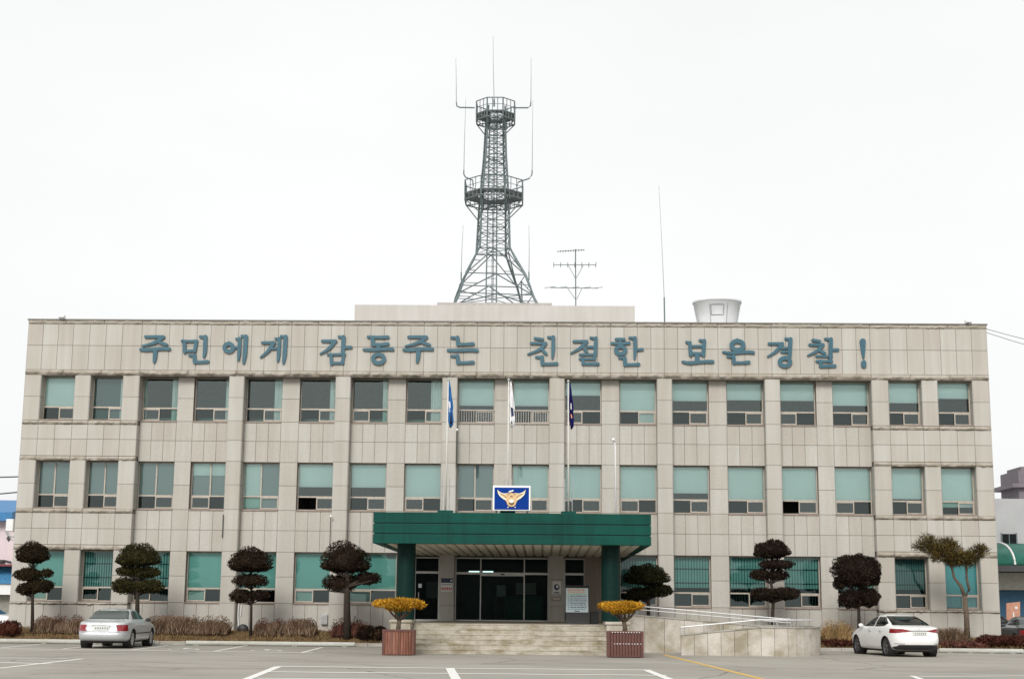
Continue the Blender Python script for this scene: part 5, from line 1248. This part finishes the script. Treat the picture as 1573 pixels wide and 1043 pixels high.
# distant cars seen only in slivers beside the building
car('white car glimpsed at the far left beside the pink shop', (-21.8, 6.2, 0), R(90), KS, M['carwhite'], clsS, (1.02, 3.72), .315, .5)
car('black car glimpsed at the right edge, just beside the station wall', (21.95, 6.0, 0), R(-2), KW, M['carblack'], clsW, (.93, 3.63), .325, .5)
car('nearer black car at the right edge of the frame by the red shrubs', (22.35, 1.2, 0), R(-2), KS, M['carblack'], clsS, (1.02, 3.72), .315, .5)

# ---------------------------------------------------------------- neighbours
M['pink'] = plain('pink_wall', (.66, .56, .58), .8, var=.05); M['roofblue'] = plain('blue_roof', (.03, .17, .38), .5); M['tileblue'] = plain('blue_tile', (.05, .19, .36), .4, var=.35, scale=14)
M['shutter'] = plain('grey_shutter', (.30, .29, .25), .6); M['greywall'] = plain('grey_render', (.42, .42, .43), .85, var=.06, scale=1); M['mauve'] = plain('mauve_tank', (.17, .15, .17), .7)
M['vault'] = plain('green_vault', (.025, .14, .105), .35, var=.2, scale=2); M['beige'] = plain('beige_band', (.50, .48, .43), .8); M['awnblue'] = plain('blue_panel', (.02, .085, .16), .6); M['orange'] = plain('orange_sign', (.50, .25, .17), .6); M['maroon'] = plain('maroon_trim', (.16, .03, .04), .6)
nl = thing('shop_building', (-30, 12, 0), 'pink walled shop with blue roof and blue tile band at the far left', 'building')
b = MB(); b.box(-42, -23.2, 12, 20, 0, 5.5); b.build('wall', M['pink'], nl)
b = MB(); b.faces([(-42.3, 11.4, 5.48), (-24.5, 11.4, 5.48), (-24.5, 11.4, 5.9), (-42.3, 11.4, 5.9), (-42.3, 16, 6.8), (-24.5, 16, 6.8), (-42.3, 20.5, 5.6), (-24.5, 20.5, 5.6)], [(0,1,2,3), (3,2,5,4), (4,5,7,6), (1,7,5,2), (0,3,4,6), (0,6,7,1)]); b.build('roof', M['roofblue'], nl)
b = MB(); b.prism([(-42, 11.2, 2.42), (-42, 11.99, 2.42), (-42, 11.99, 3.25), (-42, 11.9, 3.25)], (18.8, 0, 0)); b.build('tile_band', M['tileblue'], nl)
b = MB(); b.box(-42, -23.3, 11.1, 11.98, 3.26, 3.36); b.build('maroon_trim', M['maroon'], nl)
b = MB(); b.box(-42, -23.3, 11.3, 11.985, 1.9, 2.41); b.build('sign_band', M['white'], nl)
b = MB(); b.box(-29, -24.35, 11.9, 11.99, .1, 1.89)
for k in range(20): b.box(-29, -24.35, 11.88, 11.899, .15+.085*k, .15+.085*k+.06)
b.build('shutter', M['shutter'], nl)
b = MB(); b.box(-25.2, -24.9, 11.96, 11.99, 3.4, 3.6); b.tube([(-25.1, 11.95, 3.48), (-24.9, 11.95, 3.55), (-24.6, 11.95, 3.48)], .05, 6)
q = [(-24.92, 11.97, 4.65), (-24.8, 11.97, 4.48), (-24.68, 11.97, 4.65), (-24.8, 11.97, 4.82)]; b.prism(q, (0, .02, 0)); b.build('ornament', M['dark'], nl)
t = thing('utility_box', (-22.6, 5, 4.6), 'white utility box with bent pipes mounted beside the left wall', 'utility box')
def uv(x, y): return at(x, y, 5)
b = MB(); p, q = uv(8, 816), uv(21, 797); b.bbox(p.x, q.x, 5, 5.4, p.z, q.z, .03); b.build('cabinet', M['white'], t)
b = MB(); b.tube([uv(9,815), uv(12,822), uv(20,824), uv(26,822)], .04, 6); b.tube([uv(12,818), uv(17,828), uv(26,830)], .03, 6); b.build('bracket', M['steel_light'], t)
nr = thing('neighbour_building', (32, 14, 0), 'grey rendered neighbouring building with a green vaulted porch at the far right', 'building')
b = MB(); b.box(21.5, 24.15, 14.5, 22, 0, 6.95); b.box(24.15, 42, 14, 24, 0, 7.15); b.build('wall', M['greywall'], nr)
p, q = at(1540, 843, 14), at(1560, 820, 14); b = MB(); b.box(p.x, q.x, 13.95, 13.995, p.z, q.z); w_ = b.build('window', M['carglass'], nr)
b = MB(); b.box(p.x-.06, p.x-.001, 13.93, 13.99, p.z-.05, q.z+.05); b.box(q.x+.001, q.x+.06, 13.93, 13.99, p.z-.05, q.z+.05); b.box(p.x, q.x, 13.93, 13.99, p.z-.06, p.z-.001); b.box((p.x+q.x)/2-.02, (p.x+q.x)/2+.02, 13.93, 13.949, p.z, q.z); b.build('frame', M['steel'], w_)
b = MB(); n = 14; V = []; Fc = []
for k in range(n+1):
    a = PI/2*k/n; V += [(22.0, 11.2+2.7*(1-math.cos(a))*1.0, 3.75+1.15*math.sin(a)), (42, 11.2+2.7*(1-math.cos(a)), 3.75+1.15*math.sin(a))]
for k in range(n): Fc.append((2*k, 2*k+1, 2*k+3, 2*k+2))
b.faces(V, Fc); vo_ = b.build('vaulted_porch', M['vault'], nr, smooth=True); md = vo_.modifiers.new('t', 'SOLIDIFY'); md.thickness = .06
b = MB(); b.tube([(24.45, 11.17+2.7*(1-math.cos(PI/2*k/n)), 3.78+1.15*math.sin(PI/2*k/n)) for k in range(n+1)], .05, 6); b.build('porch_rib', M['white'], vo_)
b = MB(); b.box(22, 42, 11.15, 11.4, 3.45, 3.74); b.build('porch_gutter', M['dark'], vo_)
b = MB(); b.box(22, 42, 13.2, 13.99, 2.6, 3.44); b.build('beige_band', M['beige'], nr)
b = MB(); b.box(22, 42, 13.5, 13.98, .1, 2.59); b.build('blue_front', M['awnblue'], nr)
q0, q1, q2, q3 = at(1566, 765, 15), at(1556, 748, 14.7), at(1556, 742, 14.7), at(1567, 722, 15)
b = MB(); b.box(q0.x, 30, 15, 18, 7.15, q3.z); b.box(q1.x, 30.3, 14.7, 18.3, q1.z, q2.z); b.box(q3.x+.1, 29.5, 15.2, 17.5, q3.z+.001, q3.z+.2); b.build('roof_tank', M['mauve'], nr)
t = thing('hanging_sign', (24.6, 9, 0), 'orange pentagon shaped sign board in front of the blue neighbouring front', 'sign')
def sv(x, y): return at(x, y, 9)
b = MB(); pts = [sv(1546,926), sv(1567,924), sv(1567,950), sv(1556,959), sv(1546,950)]; b.prism([tuple(p) for p in pts], (0, .06, 0)); b.build('board', M['orange'], t)
b = MB(); c = sv(1561, 933); b.box(c.x-.06, c.x+.06, 8.985, 8.999, c.z-.06, c.z+.06); c = sv(1557, 943); b.box(c.x-.03, c.x+.03, 8.985, 8.999, c.z-.15, c.z+.1); b.build('print', M['paper'], t)
b = MB(); c = sv(1556, 956); b.tube([(c.x, 9.1, 0), (c.x, 9.1, c.z+.3)], .04, 8); b.build('post', M['steel'], t)
